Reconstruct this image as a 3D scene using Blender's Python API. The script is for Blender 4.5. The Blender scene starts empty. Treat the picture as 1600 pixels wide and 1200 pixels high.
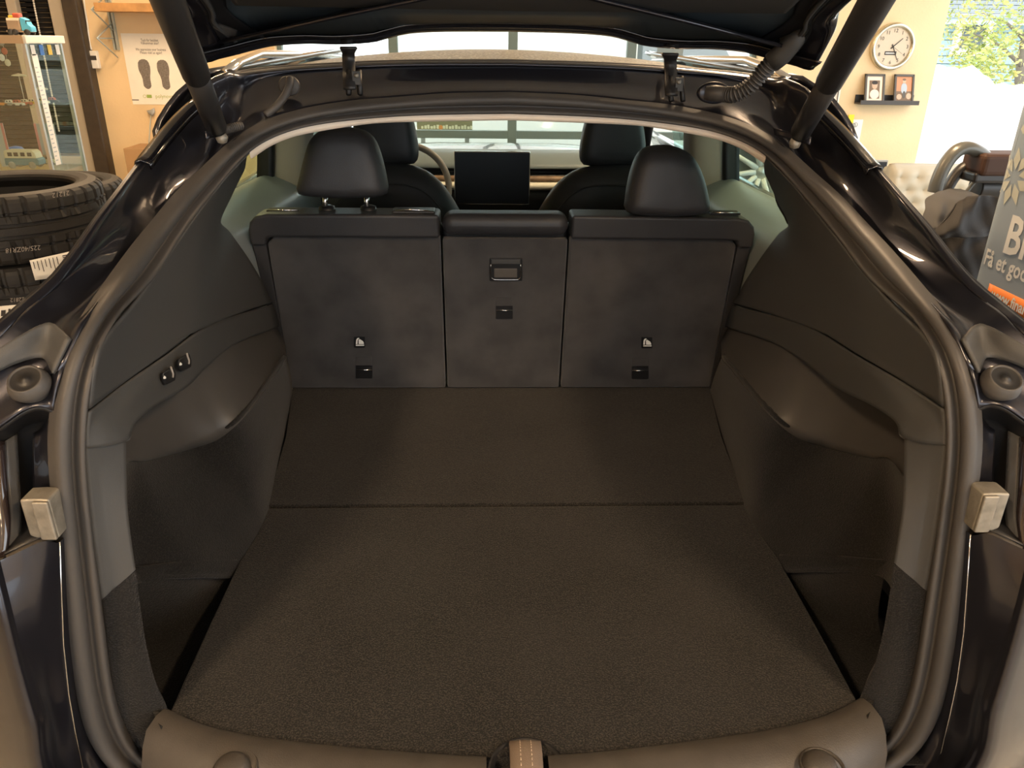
import bpy, bmesh, math, random
from mathutils import Vector
random.seed(7)
S = bpy.context.scene
COL = S.collection
# ------------------------------------------------------------------ camera
F = 1200.0                       # focal length in pixels of the 1600x1200 frame
YAW, PITCH, ROLL = (math.radians(a) for a in (2.0845, 24.017, 0.7651))
CAM = Vector((-0.0472, 0.0, 1.60))
FZ = 0.70                        # height of the boot floor above the ground
_fw = Vector((math.sin(YAW)*math.cos(PITCH), math.cos(YAW)*math.cos(PITCH), -math.sin(PITCH)))
_rt = Vector((math.cos(YAW), -math.sin(YAW), 0.0))
_up = _rt.cross(_fw)
AX = _rt*math.cos(ROLL) + _up*math.sin(ROLL)
BX = _up*math.cos(ROLL) - _rt*math.sin(ROLL)
cd = bpy.data.cameras.new('camera'); cam = bpy.data.objects.new('camera', cd); COL.objects.link(cam)
cd.sensor_width = 36.0; cd.lens = F*36.0/1600.0; cd.clip_start = 0.02; cd.clip_end = 200
from mathutils import Matrix
cam.matrix_world = Matrix(((AX.x, BX.x, -_fw.x, CAM.x), (AX.y, BX.y, -_fw.y, CAM.y), (AX.z, BX.z, -_fw.z, CAM.z), (0, 0, 0, 1)))
S.camera = cam
# ------------------------------------------------------------------ world and exposure
W = bpy.data.worlds.new('overcast_sky'); S.world = W; W.use_nodes = True
bg = W.node_tree.nodes['Background']; bg.inputs[0].default_value = (0.93, 0.97, 1.0, 1); bg.inputs[1].default_value = 2.5
S.view_settings.view_transform = 'Standard'; S.view_settings.look = 'None'
S.view_settings.exposure = 0.62; S.view_settings.gamma = 1.0; S.view_settings.use_curve_mapping = False
LAMP_STRENGTH = 66.0
# ------------------------------------------------------------------ measuring helpers: a sight line cut by a plane of the place
def _ray(px, py): return _fw + AX*((px-800)/F) - BX*((py-600)/F)
def Y(px, py, y):
    d = _ray(px, py); return CAM + d*((y-CAM.y)/d.y)
def X(px, py, x):
    d = _ray(px, py); return CAM + d*((x-CAM.x)/d.x)
def Z(px, py, zz):               # zz is height above the boot floor
    d = _ray(px, py); return CAM + d*((zz+FZ-CAM.z)/d.z)
def V(x, y, zz): return Vector((x, y, zz+FZ))
def mir(p): return Vector((-p.x, p.y, p.z))
# ------------------------------------------------------------------ curve helpers
def cr(P, t):
    n = len(P)-1; i = min(int(t), n-1); u = t-i
    p1, p2 = P[i], P[i+1]; p0 = P[i-1] if i > 0 else p1*2-p2; p3 = P[i+2] if i+2 <= n else p2*2-p1
    return 0.5*((2*p1) + (p2-p0)*u + (2*p0-5*p1+4*p2-p3)*u*u + (3*p1-p0-3*p2+p3)*u**3)
def samp(P, n): return [cr(P, i*(len(P)-1)/(n-1)) for i in range(n)]
def lin(P, n):
    out = []
    for i in range(n):
        t = i*(len(P)-1)/(n-1); k = min(int(t), len(P)-2); out.append(P[k].lerp(P[k+1], t-k))
    return out
def arc(P, n):
    D = samp(P, max(len(P)*14, 60)); L = [0]
    for a, b in zip(D, D[1:]): L.append(L[-1]+(b-a).length)
    out = []; k = 0
    for i in range(n):
        s = L[-1]*i/(n-1)
        while k < len(L)-2 and L[k+1] < s: k += 1
        q = (s-L[k])/max(1e-9, L[k+1]-L[k]); out.append(D[k].lerp(D[k+1], min(1, q)))
    return out
# ------------------------------------------------------------------ objects
ORG = {}
def empty(name, loc, parent=None):
    o = bpy.data.objects.new(name, None); COL.objects.link(o); loc = Vector(loc); o.empty_display_size = 0.1
    if parent is not None: o.parent = parent; o.location = loc-ORG[parent]
    else: o.location = loc
    ORG[o] = loc; return o
def tag(o, label=None, cat=None, group=None, kind=None):
    if label: o['label'] = label
    if cat: o['category'] = cat
    if group: o['group'] = group
    if kind: o['kind'] = kind
    return o
class MB:
    """collects shapes in world coordinates; build() links them as one mesh object"""
    def __init__(s): s.v = []; s.f = []
    def add(s, vs, fs, flip=False):
        k = len(s.v); s.v += [Vector(v) for v in vs]
        s.f += [tuple(k+i for i in (reversed(f) if flip else f)) for f in fs]; return s
    def grid(s, rows, close_u=False):
        n = len(rows[0]); vs = [p for r in rows for p in r]; fs = []
        for j in range(len(rows)-1):
            for i in range(n-1 if not close_u else n):
                a = j*n+i; b = j*n+(i+1) % n; fs.append((a, b, b+n, a+n))
        return s.add(vs, fs)
    def patch(s, rows, nu=24, nv=16, smooth=True, flip=False):
        R = [samp(r, nu) for r in rows]
        cols = [(samp if smooth else lin)([r[i] for r in R], nv) for i in range(nu)]
        return s.grid([[cols[i][j] for i in range(nu)] for j in range(nv)])
    def box(s, a, b, rot=0.0, c=None):
        a = Vector(a); b = Vector(b); vs = [Vector((x, y, z)) for z in (a.z, b.z) for y in (a.y, b.y) for x in (a.x, b.x)]
        if rot:
            c = Vector(c) if c else (a+b)/2; q = Matrix.Rotation(rot, 3, 'Z'); vs = [q@(v-c)+c for v in vs]
        return s.add(vs, [(0, 2, 3, 1), (4, 5, 7, 6), (0, 1, 5, 4), (1, 3, 7, 5), (3, 2, 6, 7), (2, 0, 4, 6)])
    def cbox(s, c, sz, rot=0.0):
        c = Vector(c); h = Vector(sz)/2; return s.box(c-h, c+h, rot, c)
    def tube(s, P, r, n=12, cap=True, up=None):
        P = [Vector(p) for p in P]; rr = r if isinstance(r, (list, tuple)) else [r]*len(P); rows = []; ref = None
        for i, p in enumerate(P):
            t = (P[min(i+1, len(P)-1)]-P[max(i-1, 0)]).normalized()
            if ref is None: ref = Vector((0, 0, 1)) if abs(t.z) < 0.9 else Vector((1, 0, 0))
            a = t.cross(ref).normalized(); b = a.cross(t); ref = b
            rows.append([p + (a*math.cos(2*math.pi*k/n) + b*math.sin(2*math.pi*k/n))*rr[i] for k in range(n)])
        k0 = len(s.v); s.grid(rows, close_u=True)
        if cap: s.f.append(tuple(k0+i for i in reversed(range(n)))); s.f.append(tuple(k0+(len(P)-1)*n+i for i in range(n)))
        return s
    def lathe(s, prof, c, n=48, axis='Z', mod=None):
        c = Vector(c); rows = []
        for j, (r, h) in enumerate(prof):
            row = []
            for k in range(n):
                a = 2*math.pi*k/n; q = r if mod is None else mod(j, k, r)
                if axis == 'Z': row.append(c+Vector((q*math.cos(a), q*math.sin(a), h)))
                elif axis == 'Y': row.append(c+Vector((q*math.cos(a), h, q*math.sin(a))))
                else: row.append(c+Vector((h, q*math.cos(a), q*math.sin(a))))
            rows.append(row)
        return s.grid(rows, close_u=True)
    def prism(s, P, d):
        P = [Vector(p) for p in P]; d = Vector(d); n = len(P)
        return s.add(P+[p+d for p in P], [tuple(range(n)), tuple(range(2*n-1, n-1, -1))]+[(i, i+n, (i+1) % n+n, (i+1) % n) for i in range(n)])
    def puffy(s, P, d, t, pw=0.4, m=9, back=True):
        """outline P inflated along direction d by half depth t"""
        P = [Vector(p) for p in P]; c = sum(P, Vector())/len(P); d = Vector(d).normalized(); rows = []
        ph = [(-1 if back else 0)+(2 if back else 1)*k/(m*2-1) for k in range(m*2)]
        for q in ph:
            a = q*math.pi/2*0.995; sc = math.cos(a)**pw; rows.append([c+(p-c)*sc+d*(t*math.sin(a)) for p in P])
        k0 = len(s.v); n = len(P); s.grid(rows, close_u=True)
        s.f.append(tuple(k0+i for i in range(n))); s.f.append(tuple(k0+(len(rows)-1)*n+i for i in range(n))); return s
    def build(s, name, mat, parent=None, smooth=True, solid=0.0, bevel=0.0, seg=3, subd=0, sharp=None, mirror=False, off=0.0):
        vs = [mir(v) for v in s.v] if mirror else s.v
        lo = Vector((min(v.x for v in vs), min(v.y for v in vs), min(v.z for v in vs)))
        hi = Vector((max(v.x for v in vs), max(v.y for v in vs), max(v.z for v in vs)))
        org = Vector(((lo.x+hi.x)/2, (lo.y+hi.y)/2, lo.z))
        me = bpy.data.meshes.new(name); me.from_pydata([v-org for v in vs], [], [tuple(reversed(f)) if mirror else f for f in s.f])
        bm = bmesh.new(); bm.from_mesh(me); bmesh.ops.remove_doubles(bm, verts=bm.verts, dist=1e-6)
        bmesh.ops.recalc_face_normals(bm, faces=bm.faces); bm.to_mesh(me); bm.free()
        if mat is not None: me.materials.append(M[mat] if isinstance(mat, str) else mat)
        o = bpy.data.objects.new(name, me); COL.objects.link(o)
        if parent is not None: o.parent = parent; o.location = org-ORG[parent]
        else: o.location = org
        ORG[o] = org
        if smooth: me.shade_smooth()
        if solid: m = o.modifiers.new('thickness', 'SOLIDIFY'); m.thickness = solid; m.offset = off
        if bevel: m = o.modifiers.new('bevel', 'BEVEL'); m.width = bevel; m.segments = seg; m.limit_method = 'ANGLE'; m.angle_limit = 0.6
        if bevel or sharp:
            m = o.modifiers.new('normals', 'WEIGHTED_NORMAL'); m.keep_sharp = True
        if subd: m = o.modifiers.new('subdivision', 'SUBSURF'); m.levels = subd; m.render_levels = subd
        return o
def both(mb, name, mat, parent, **k):
    return mb.build(name, mat, parent, **k), mb.build(name, mat, parent, mirror=True, **k)
def text(name, body, size, mat, parent, loc, xdir, ydir, align='CENTER', xs=1.0, bend=None, bold=0.0):
    cu = bpy.data.curves.new(name, 'FONT'); cu.body = body; cu.size = size; cu.align_x = align; cu.align_y = 'CENTER'; cu.resolution_u = 2; cu.offset = bold*size
    t = bpy.data.objects.new(name, cu); COL.objects.link(t); dg = bpy.context.evaluated_depsgraph_get()
    me = t.evaluated_get(dg).to_mesh(); xd = Vector(xdir).normalized(); yd = Vector(ydir).normalized(); loc = Vector(loc)
    if bend: vs = [bend(v.co.x*xs, v.co.y) for v in me.vertices]
    else: vs = [loc+xd*v.co.x*xs+yd*v.co.y for v in me.vertices]
    mb = MB().add(vs, [tuple(p.vertices) for p in me.polygons]);
    bpy.data.objects.remove(t); return mb.build(name, mat, parent, smooth=False)
def copy_tree(o, loc, parent=None):
    c = o.copy(); COL.objects.link(c); c.parent = parent; ORG[c] = Vector(loc) if parent is None else ORG[parent]+o.location
    if parent is None: c.location = loc
    for ch in [k for k in o.children]: copy_tree(ch, None, c)
    return c
# ------------------------------------------------------------------ materials
M = {}
def mat(name, col, rough=0.5, metal=0.0, spec=0.5, coat=0.0, bump=0.0, bscale=300.0, var=0.0, vscale=8.0, col2=None, sheen=0.0, emit=None, es=1.0, croug=0.05, speck=None, rvar=0.0):
    m = bpy.data.materials.new(name); m.use_nodes = True; nt = m.node_tree; b = nt.nodes['Principled BSDF']
    b.inputs['Base Color'].default_value = (*col, 1); b.inputs['Roughness'].default_value = rough; b.inputs['Metallic'].default_value = metal
    b.inputs['Specular IOR Level'].default_value = spec; b.inputs['Coat Weight'].default_value = coat; b.inputs['Coat Roughness'].default_value = croug
    b.inputs['Sheen Weight'].default_value = sheen
    if emit: b.inputs['Emission Color'].default_value = (*emit, 1); b.inputs['Emission Strength'].default_value = es
    tc = nt.nodes.new('ShaderNodeTexCoord')
    if var or col2:
        n = nt.nodes.new('ShaderNodeTexNoise'); n.inputs['Scale'].default_value = vscale; n.inputs['Detail'].default_value = 6; nt.links.new(tc.outputs['Object'], n.inputs['Vector'])
        r = nt.nodes.new('ShaderNodeValToRGB'); c2 = col2 or tuple(c*(1+var) for c in col); c1 = col if col2 else tuple(c*(1-var) for c in col)
        r.color_ramp.elements[0].position = 0.32; r.color_ramp.elements[1].position = 0.68
        r.color_ramp.elements[0].color = (*c1, 1); r.color_ramp.elements[1].color = (*c2, 1)
        nt.links.new(n.outputs['Fac'], r.inputs['Fac']); outc = r.outputs['Color']
        if speck:
            n3 = nt.nodes.new('ShaderNodeTexNoise'); n3.inputs['Scale'].default_value = speck[1]; n3.inputs['Detail'].default_value = 3; nt.links.new(tc.outputs['Object'], n3.inputs['Vector'])
            r3 = nt.nodes.new('ShaderNodeValToRGB'); r3.color_ramp.elements[0].position = 0.45; r3.color_ramp.elements[1].position = 0.75
            r3.color_ramp.elements[0].color = (0, 0, 0, 1); nt.links.new(n3.outputs['Fac'], r3.inputs['Fac'])
            mx = nt.nodes.new('ShaderNodeMix'); mx.data_type = 'RGBA'; nt.links.new(r3.outputs['Color'], mx.inputs['Factor']); nt.links.new(outc, mx.inputs['A']); mx.inputs['B'].default_value = (*speck[0], 1); outc = mx.outputs['Result']
        nt.links.new(outc, b.inputs['Base Color'])
    if bump:
        n2 = nt.nodes.new('ShaderNodeTexNoise'); n2.inputs['Scale'].default_value = bscale; n2.inputs['Detail'].default_value = 4; nt.links.new(tc.outputs['Object'], n2.inputs['Vector'])
        bp = nt.nodes.new('ShaderNodeBump'); bp.inputs['Strength'].default_value = bump; bp.inputs['Distance'].default_value = 0.002
        nt.links.new(n2.outputs['Fac'], bp.inputs['Height']); nt.links.new(bp.outputs['Normal'], b.inputs['Normal'])
    M[name] = m; return m
def glass(name, tint, refl=0.08, rough=0.0):
    m = bpy.data.materials.new(name); m.use_nodes = True; nt = m.node_tree; nt.nodes.remove(nt.nodes['Principled BSDF']); out = nt.nodes['Material Output']
    t = nt.nodes.new('ShaderNodeBsdfTransparent'); t.inputs[0].default_value = (*tint, 1); g = nt.nodes.new('ShaderNodeBsdfGlossy'); g.inputs['Roughness'].default_value = rough; g.inputs['Color'].default_value = (1, 1, 1, 1)
    mx = nt.nodes.new('ShaderNodeMixShader'); mx.inputs[0].default_value = refl
    nt.links.new(t.outputs[0], mx.inputs[1]); nt.links.new(g.outputs[0], mx.inputs[2]); nt.links.new(mx.outputs[0], out.inputs['Surface']); M[name] = m
mat('paint', (0.030, 0.031, 0.042), 0.30, 0.75, 0.5, 0.9, croug=0.03, bump=0.02, bscale=2500)
mat('paint_gutter', (0.030, 0.031, 0.042), 0.36, 0.7, 0.5, 0.5, croug=0.12, bump=0.05, bscale=1500)
mat('gloss_black', (0.006, 0.006, 0.008), 0.12, 0, 0.5, 0.5)
mat('roof_glass', (0.10, 0.09, 0.065), 0.45, 0, 0.12, 0.0, bump=0.1, bscale=60, var=0.25, vscale=20, speck=((0.5, 0.47, 0.38), 140))  # tan base colour stands in for the wall's reflection; pale specks are dust
mat('tailgate_glass', (0.045, 0.058, 0.068), 0.40, 0, 0.5, 0.0)
mat('rubber', (0.055, 0.051, 0.048), 0.52, 0, 0.45, bump=0.08, bscale=900)
mat('trim_plastic', (0.052, 0.052, 0.051), 0.50, 0, 0.45, bump=0.25, bscale=1600)
mat('pocket_plastic', (0.062, 0.058, 0.054), 0.34, 0, 0.5, bump=0.12, bscale=1600)
mat('lamp_pocket', (0.012, 0.012, 0.013), 0.4, 0, 0.4, bump=0.1, bscale=400)
mat('carpet', (0.012, 0.0115, 0.0115), 0.95, 0, 0.15, bump=1.0, bscale=420, var=0.35, vscale=5, sheen=0.12, speck=((0.058, 0.052, 0.046), 420))
mat('side_carpet', (0.010, 0.0095, 0.0095), 0.95, 0, 0.15, bump=1.0, bscale=450, var=0.3, vscale=6, sheen=0.10, speck=((0.026, 0.024, 0.022), 450))
mat('back_carpet', (0.036, 0.036, 0.038), 0.92, 0, 0.2, bump=0.5, bscale=1200, col2=(0.066, 0.064, 0.065), vscale=9, sheen=0.25)
mat('leather', (0.030, 0.030, 0.033), 0.46, 0, 0.45, bump=0.25, bscale=650, var=0.1)
mat('headliner', (0.88, 0.77, 0.64), 0.9, 0, 0.2, bump=0.2, bscale=900)
mat('pillar_trim', (0.40, 0.36, 0.30), 0.85, 0, 0.25, bump=0.15, bscale=900)
mat('door_trim', (0.24, 0.28, 0.29), 0.38, 0, 0.5, bump=0.15, bscale=900)  # pale grey-blue stands in for daylight reflected off black trim
mat('black_plastic', (0.010, 0.010, 0.011), 0.42, 0, 0.45, bump=0.08, bscale=700)
mat('strut_black', (0.022, 0.021, 0.021), 0.38, 0, 0.5, bump=0.04, bscale=600)
mat('chrome', (0.75, 0.75, 0.76), 0.12, 1.0)
mat('bright_trim', (0.80, 0.80, 0.80), 0.18, 1.0)
mat('worn_steel', (0.27, 0.25, 0.21), 0.5, 0.55, bump=0.5, bscale=90, var=0.3, vscale=40)
mat('sill_plastic', (0.060, 0.053, 0.046), 0.50, 0, 0.45, bump=0.22, bscale=500, var=0.12, vscale=25)
mat('strap', (0.17, 0.13, 0.10), 0.6, 0, 0.4, bump=0.3, bscale=500)
mat('stitch', (0.55, 0.45, 0.35), 0.8)
mat('white_print', (0.85, 0.84, 0.80), 0.6)
mat('screen', (0.014, 0.018, 0.027), 0.5, 0, 0.5)
mat('dash_grey', (0.10, 0.125, 0.135), 0.5)
mat('wood', (0.20, 0.125, 0.075), 0.5, 0, 0.5, var=0.3, vscale=30)
mat('dash_cream', (0.55, 0.52, 0.44), 0.6)
mat('handle_grey', (0.085, 0.075, 0.066), 0.4)
mat('wheel_rim_grey', (0.26, 0.23, 0.20), 0.45)
mat('tail_red', (0.20, 0.010, 0.010), 0.08, 0, 0.6, 1.0)
mat('tail_smoke', (0.03, 0.022, 0.022), 0.08, 0, 0.6, 1.0)
mat('tail_clear', (0.10, 0.10, 0.10), 0.06, 0, 0.6, 1.0)
mat('tyre', (0.020, 0.019, 0.018), 0.62, 0, 0.4, bump=0.25, bscale=250, var=0.2, vscale=12)
mat('tyre_ink', (0.32, 0.29, 0.26), 0.8)
mat('paper', (0.88, 0.85, 0.77), 0.85, var=0.03, vscale=10)
mat('ink', (0.045, 0.04, 0.038), 0.8)
mat('foot_grey', (0.19, 0.17, 0.15), 0.85, var=0.25, vscale=90)
mat('ink_green', (0.30, 0.42, 0.10), 0.8)
mat('wall', (0.79, 0.61, 0.37), 0.88, 0, 0.25, bump=0.5, bscale=55, var=0.05, vscale=3)
mat('concrete', (0.30, 0.27, 0.22), 0.75, 0, 0.35, bump=0.4, bscale=60, var=0.3, vscale=30, speck=((0.55, 0.50, 0.40), 60))
mat('ceiling', (0.70, 0.66, 0.58), 0.9)
mat('lamp_glow', (1, 1, 1), 0.5, emit=(1.0, 0.69, 0.41), es=LAMP_STRENGTH)
mat('lamp_case', (0.7, 0.7, 0.68), 0.5)
mat('window_frame', (0.42, 0.38, 0.31), 0.5, bump=0.05, bscale=200)
mat('dark_post', (0.040, 0.030, 0.022), 0.5, 0, 0.5, bump=0.3, bscale=40, var=0.2, vscale=20)
mat('blind', (0.010, 0.010, 0.011), 0.5)
mat('door_metal', (0.11, 0.16, 0.15), 0.4)
mat('white_plastic', (0.80, 0.79, 0.75), 0.45)
mat('rail_metal', (0.42, 0.47, 0.46), 0.4, 0.4)
mat('shelf_wood', (0.50, 0.27, 0.10), 0.6, var=0.2, vscale=14)
mat('cardboard', (0.42, 0.26, 0.13), 0.85)
mat('cabinet_cream', (0.82, 0.78, 0.68), 0.5)
mat('cabinet_tan', (0.55, 0.38, 0.22), 0.55)
mat('alu', (0.55, 0.56, 0.54), 0.35, 0.7)
mat('toy_blue', (0.03, 0.16, 0.55), 0.35); mat('toy_teal', (0.10, 0.25, 0.33), 0.35); mat('toy_cyan', (0.10, 0.48, 0.72), 0.35)
mat('toy_cream', (0.78, 0.73, 0.58), 0.4); mat('toy_brown', (0.30, 0.22, 0.15), 0.5); mat('toy_red', (0.55, 0.10, 0.06), 0.4)
mat('toy_yellow', (0.80, 0.55, 0.06), 0.4); mat('toy_grey', (0.35, 0.36, 0.35), 0.4); mat('toy_black', (0.02, 0.02, 0.02), 0.5); mat('toy_orange', (0.70, 0.28, 0.06), 0.4)
mat('pink', (0.65, 0.25, 0.26), 0.6)
mat('gold_rim', (0.62, 0.56, 0.42), 0.25, 0.85)
mat('clock_face', (0.66, 0.56, 0.42), 0.7)
mat('shelf_dark', (0.055, 0.048, 0.040), 0.5)
mat('frame_dark', (0.075, 0.062, 0.045), 0.45)
mat('photo_mat', (0.85, 0.72, 0.58), 0.8); mat('photo_brown', (0.20, 0.13, 0.08), 0.7); mat('photo_skin', (0.60, 0.42, 0.29), 0.7); mat('photo_orange', (0.60, 0.27, 0.14), 0.7); mat('photo_blue', (0.45, 0.50, 0.54), 0.7)
mat('tag_yellow', (0.85, 0.70, 0.02), 0.5); mat('tag_blue', (0.10, 0.22, 0.62), 0.5); mat('tag_orange', (0.80, 0.42, 0.10), 0.5)
mat('sofa', (0.42, 0.37, 0.27), 0.5, 0, 0.5, bump=0.1, bscale=300)
mat('chair_black', (0.020, 0.017, 0.015), 0.35, 0, 0.5, bump=0.1, bscale=300); mat('chair_brown', (0.060, 0.028, 0.016), 0.6, 0, 0.3)
mat('arm_grey', (0.13, 0.13, 0.115), 0.3, 0.2)
mat('jacket', (0.075, 0.073, 0.072), 0.75, 0, 0.3, bump=0.3, bscale=300); mat('jacket_dark', (0.024, 0.021, 0.019), 0.7, 0, 0.3, bump=0.3, bscale=300)
mat('banner', (0.34, 0.40, 0.46), 0.35, 0, 0.5, 0.3, bump=0.03, bscale=20); mat('banner_print', (0.60, 0.60, 0.50), 0.4); mat('banner_orange', (0.80, 0.21, 0.02), 0.45); mat('banner_blue', (0.04, 0.07, 0.45), 0.45)
mat('asphalt', (0.50, 0.50, 0.49), 0.9, bump=0.3, bscale=40)
mat('tarp', (0.88, 0.88, 0.88), 0.55, 0, 0.4, bump=0.2, bscale=25)
mat('siding', (0.32, 0.45, 0.46), 0.8, var=0.1, vscale=3); mat('roof_tile', (0.30, 0.33, 0.34), 0.8); mat('eave', (0.45, 0.55, 0.55), 0.7)
mat('leaf', (0.26, 0.34, 0.07), 0.6, col2=(0.46, 0.46, 0.13), vscale=2.5); mat('leaf_yellow', (0.55, 0.48, 0.16), 0.6); mat('bark', (0.22, 0.19, 0.15), 0.9)
mat('van_white', (0.85, 0.86, 0.86), 0.3, 0, 0.5, 0.5); mat('sign_olive', (0.22, 0.20, 0.10), 0.7); mat('sign_cream', (0.75, 0.72, 0.5), 0.7)
glass('clear_glass', (0.93, 0.97, 0.96), 0.05); glass('tint_glass', (0.66, 0.78, 0.74), 0.07); glass('cabinet_glass', (0.90, 0.96, 0.94), 0.07); glass('dark_glass', (0.05, 0.055, 0.06), 0.10)
def at_wall(px, py, d=0.0): return Y(px, py, WALL_Y-d)
WALL_Y = 6.30
# ================================================================== THE SETTING
def struct(mb, name, m, **k):
    o = mb.build(name, m, None, smooth=False, **k); o['kind'] = 'structure'; return o
XL, XR, YB, ZC = -4.60, 3.40, -4.0, 3.0
DX0, DX1, DZ1 = -1.62, 2.03, 2.30            # glazed garage door in the front wall
WX0, WX1, WZ0, WZ1 = -4.40, -3.17, 0.75, 2.20  # window with blinds
struct(MB().box((XL-0.2, YB-0.2, -0.15), (XR+0.15, WALL_Y+0.25, 0)), 'floor', 'concrete')
struct(MB().box((XL-0.2, YB-0.2, ZC), (XR+0.15, WALL_Y+0.25, ZC+0.15)), 'ceiling', 'ceiling')
w = MB()
w.box((XL, WALL_Y, 0), (WX0, WALL_Y+0.25, ZC)); w.box((WX0, WALL_Y, 0), (WX1, WALL_Y+0.25, WZ0)); w.box((WX0, WALL_Y, WZ1), (WX1, WALL_Y+0.25, ZC))
w.box((WX1, WALL_Y, 0), (DX0, WALL_Y+0.25, ZC)); w.box((DX0, WALL_Y, DZ1), (DX1, WALL_Y+0.25, ZC)); w.box((DX1, WALL_Y, 0), (XR+0.02, WALL_Y+0.25, ZC))
struct(w, 'wall_front', 'wall')
struct(MB().box((XL-0.2, YB, 0), (XL, WALL_Y, ZC)), 'wall_left', 'wall')
w = MB().box((XL, YB-0.2, 0), (-1.6, YB, ZC)); w.box((-1.6, YB-0.2, 2.5), (XR, YB, ZC)); struct(w, 'wall_back', 'wall')
w = MB().box((XR, YB, 0), (XR+0.15, -2.4, ZC)); w.box((XR, -2.4, 2.45), (XR+0.15, WALL_Y+0.2, ZC)); struct(w, 'wall_right', 'wall')
# window with closed dark blinds, left of the poster
win = tag(empty('window_1', (-3.78, WALL_Y, WZ0)), kind='structure')
f = MB(); f.box((WX1-0.02, WALL_Y-0.05, WZ0-0.6), (WX1+0.09, WALL_Y+0.05, WZ1+0.08)); f.box((WX0-0.05, WALL_Y-0.05, WZ0-0.06), (WX0+0.02, WALL_Y+0.05, WZ1+0.08)); f.box((WX0, WALL_Y-0.05, WZ1), (WX1, WALL_Y+0.05, WZ1+0.08)); f.box((WX0, WALL_Y-0.07, WZ0-0.06), (WX1, WALL_Y+0.05, WZ0))
f.box((-3.50, WALL_Y-0.03, WZ0), (-3.43, WALL_Y+0.03, WZ1))
f.build('window_frame', 'window_frame', win, smooth=False, bevel=0.006)
MB().box((WX0, WALL_Y+0.13, WZ0), (WX1, WALL_Y+0.15, WZ1)).build('pane', 'dark_glass', win, smooth=False)
MB().box((WX0, WALL_Y+0.20, WZ0), (WX1, WALL_Y+0.22, WZ1)).build('black_backing', 'blind', win, smooth=False)  # added black backing, keeps daylight out so the window looks dark
slat = None
for k in range(44):
    z = WZ0+0.02+k*0.033
    s_ = MB().add([(WX0+0.02, WALL_Y+0.055, z), (WX1-0.02, WALL_Y+0.055, z), (WX1-0.02, WALL_Y+0.075, z+0.024), (WX0+0.02, WALL_Y+0.075, z+0.024),
                   (WX0+0.02, WALL_Y+0.057, z-0.001), (WX1-0.02, WALL_Y+0.057, z-0.001), (WX1-0.02, WALL_Y+0.077, z+0.023), (WX0+0.02, WALL_Y+0.077, z+0.023)],
                  [(0, 1, 2, 3), (7, 6, 5, 4), (0, 4, 5, 1), (1, 5, 6, 2), (2, 6, 7, 3), (3, 7, 4, 0)]).build('slat', 'blind', win, smooth=False)
ch = MB(); p0 = at_wall(67, -10, 0.0); p1 = at_wall(108, 205, 0.0)
for k in range(60):
    p = p0.lerp(p1, k/59); p = Vector((-3.33-0.02*k/59, WALL_Y+0.03, p.z)); ch.lathe([(0.0005, -0.008), (0.007, -0.005), (0.007, 0.005), (0.0005, 0.008)], p, 6)
ch.build('bead_chain', 'white_plastic', win)
tag(MB().box((-3.075, WALL_Y-0.10, 0), (-2.965, WALL_Y+0.01, ZC)).build('trim_1', 'dark_post', None, smooth=False, bevel=0.012), kind='structure')
# glazed door ahead of the car
dr = tag(empty('door_1', ((DX0+DX1)/2, WALL_Y+0.1, 0)), kind='structure')
f = MB(); mx = [DX0, -0.75, 0.158, 1.067, DX1]
for x in mx: f.box((x-0.035, WALL_Y+0.06, 0), (x+0.035, WALL_Y+0.12, DZ1))
for z in (0.03, 0.46, 0.925, 1.40, 1.87, DZ1-0.03): f.box((DX0, WALL_Y+0.065, z-0.03), (DX1, WALL_Y+0.115, z+0.03))
f.build('door_frame', 'door_metal', dr, smooth=False, bevel=0.004)
for a, b in zip(mx, mx[1:]):
    for z0, z1 in zip((0.06, 0.49, 0.955, 1.43, 1.90), (0.43, 0.895, 1.37, 1.84, DZ1-0.06)):
        MB().box((a+0.035, WALL_Y+0.085, z0), (b-0.035, WALL_Y+0.092, z1)).build('pane', 'clear_glass', dr, smooth=False)
# ceiling lamps (their own light)
for i, (x, y, lab) in enumerate(((-1.3, -0.9, 'long warm ceiling lamp behind the car beside the left wall'), (1.5, -1.0, 'long warm ceiling lamp behind the car beside the open gate'), (-1.9, 4.3, 'long warm ceiling lamp above the tyre stacks'), (1.1, 3.5, 'long warm ceiling lamp above the office chair'))):
    l = tag(empty('ceiling_lamp', (x, y, ZC-0.09)), lab, 'lamp', 'ceiling lamps')
    MB().box((x-0.14, y-0.65, ZC-0.05), (x+0.14, y+0.65, ZC)).build('housing', 'lamp_case', l, smooth=False, bevel=0.01)
    MB().box((x-0.10, y-0.60, ZC-0.09), (x+0.10, y+0.60, ZC-0.052)).build('diffuser', 'lamp_glow', l, smooth=False, bevel=0.01)
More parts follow.
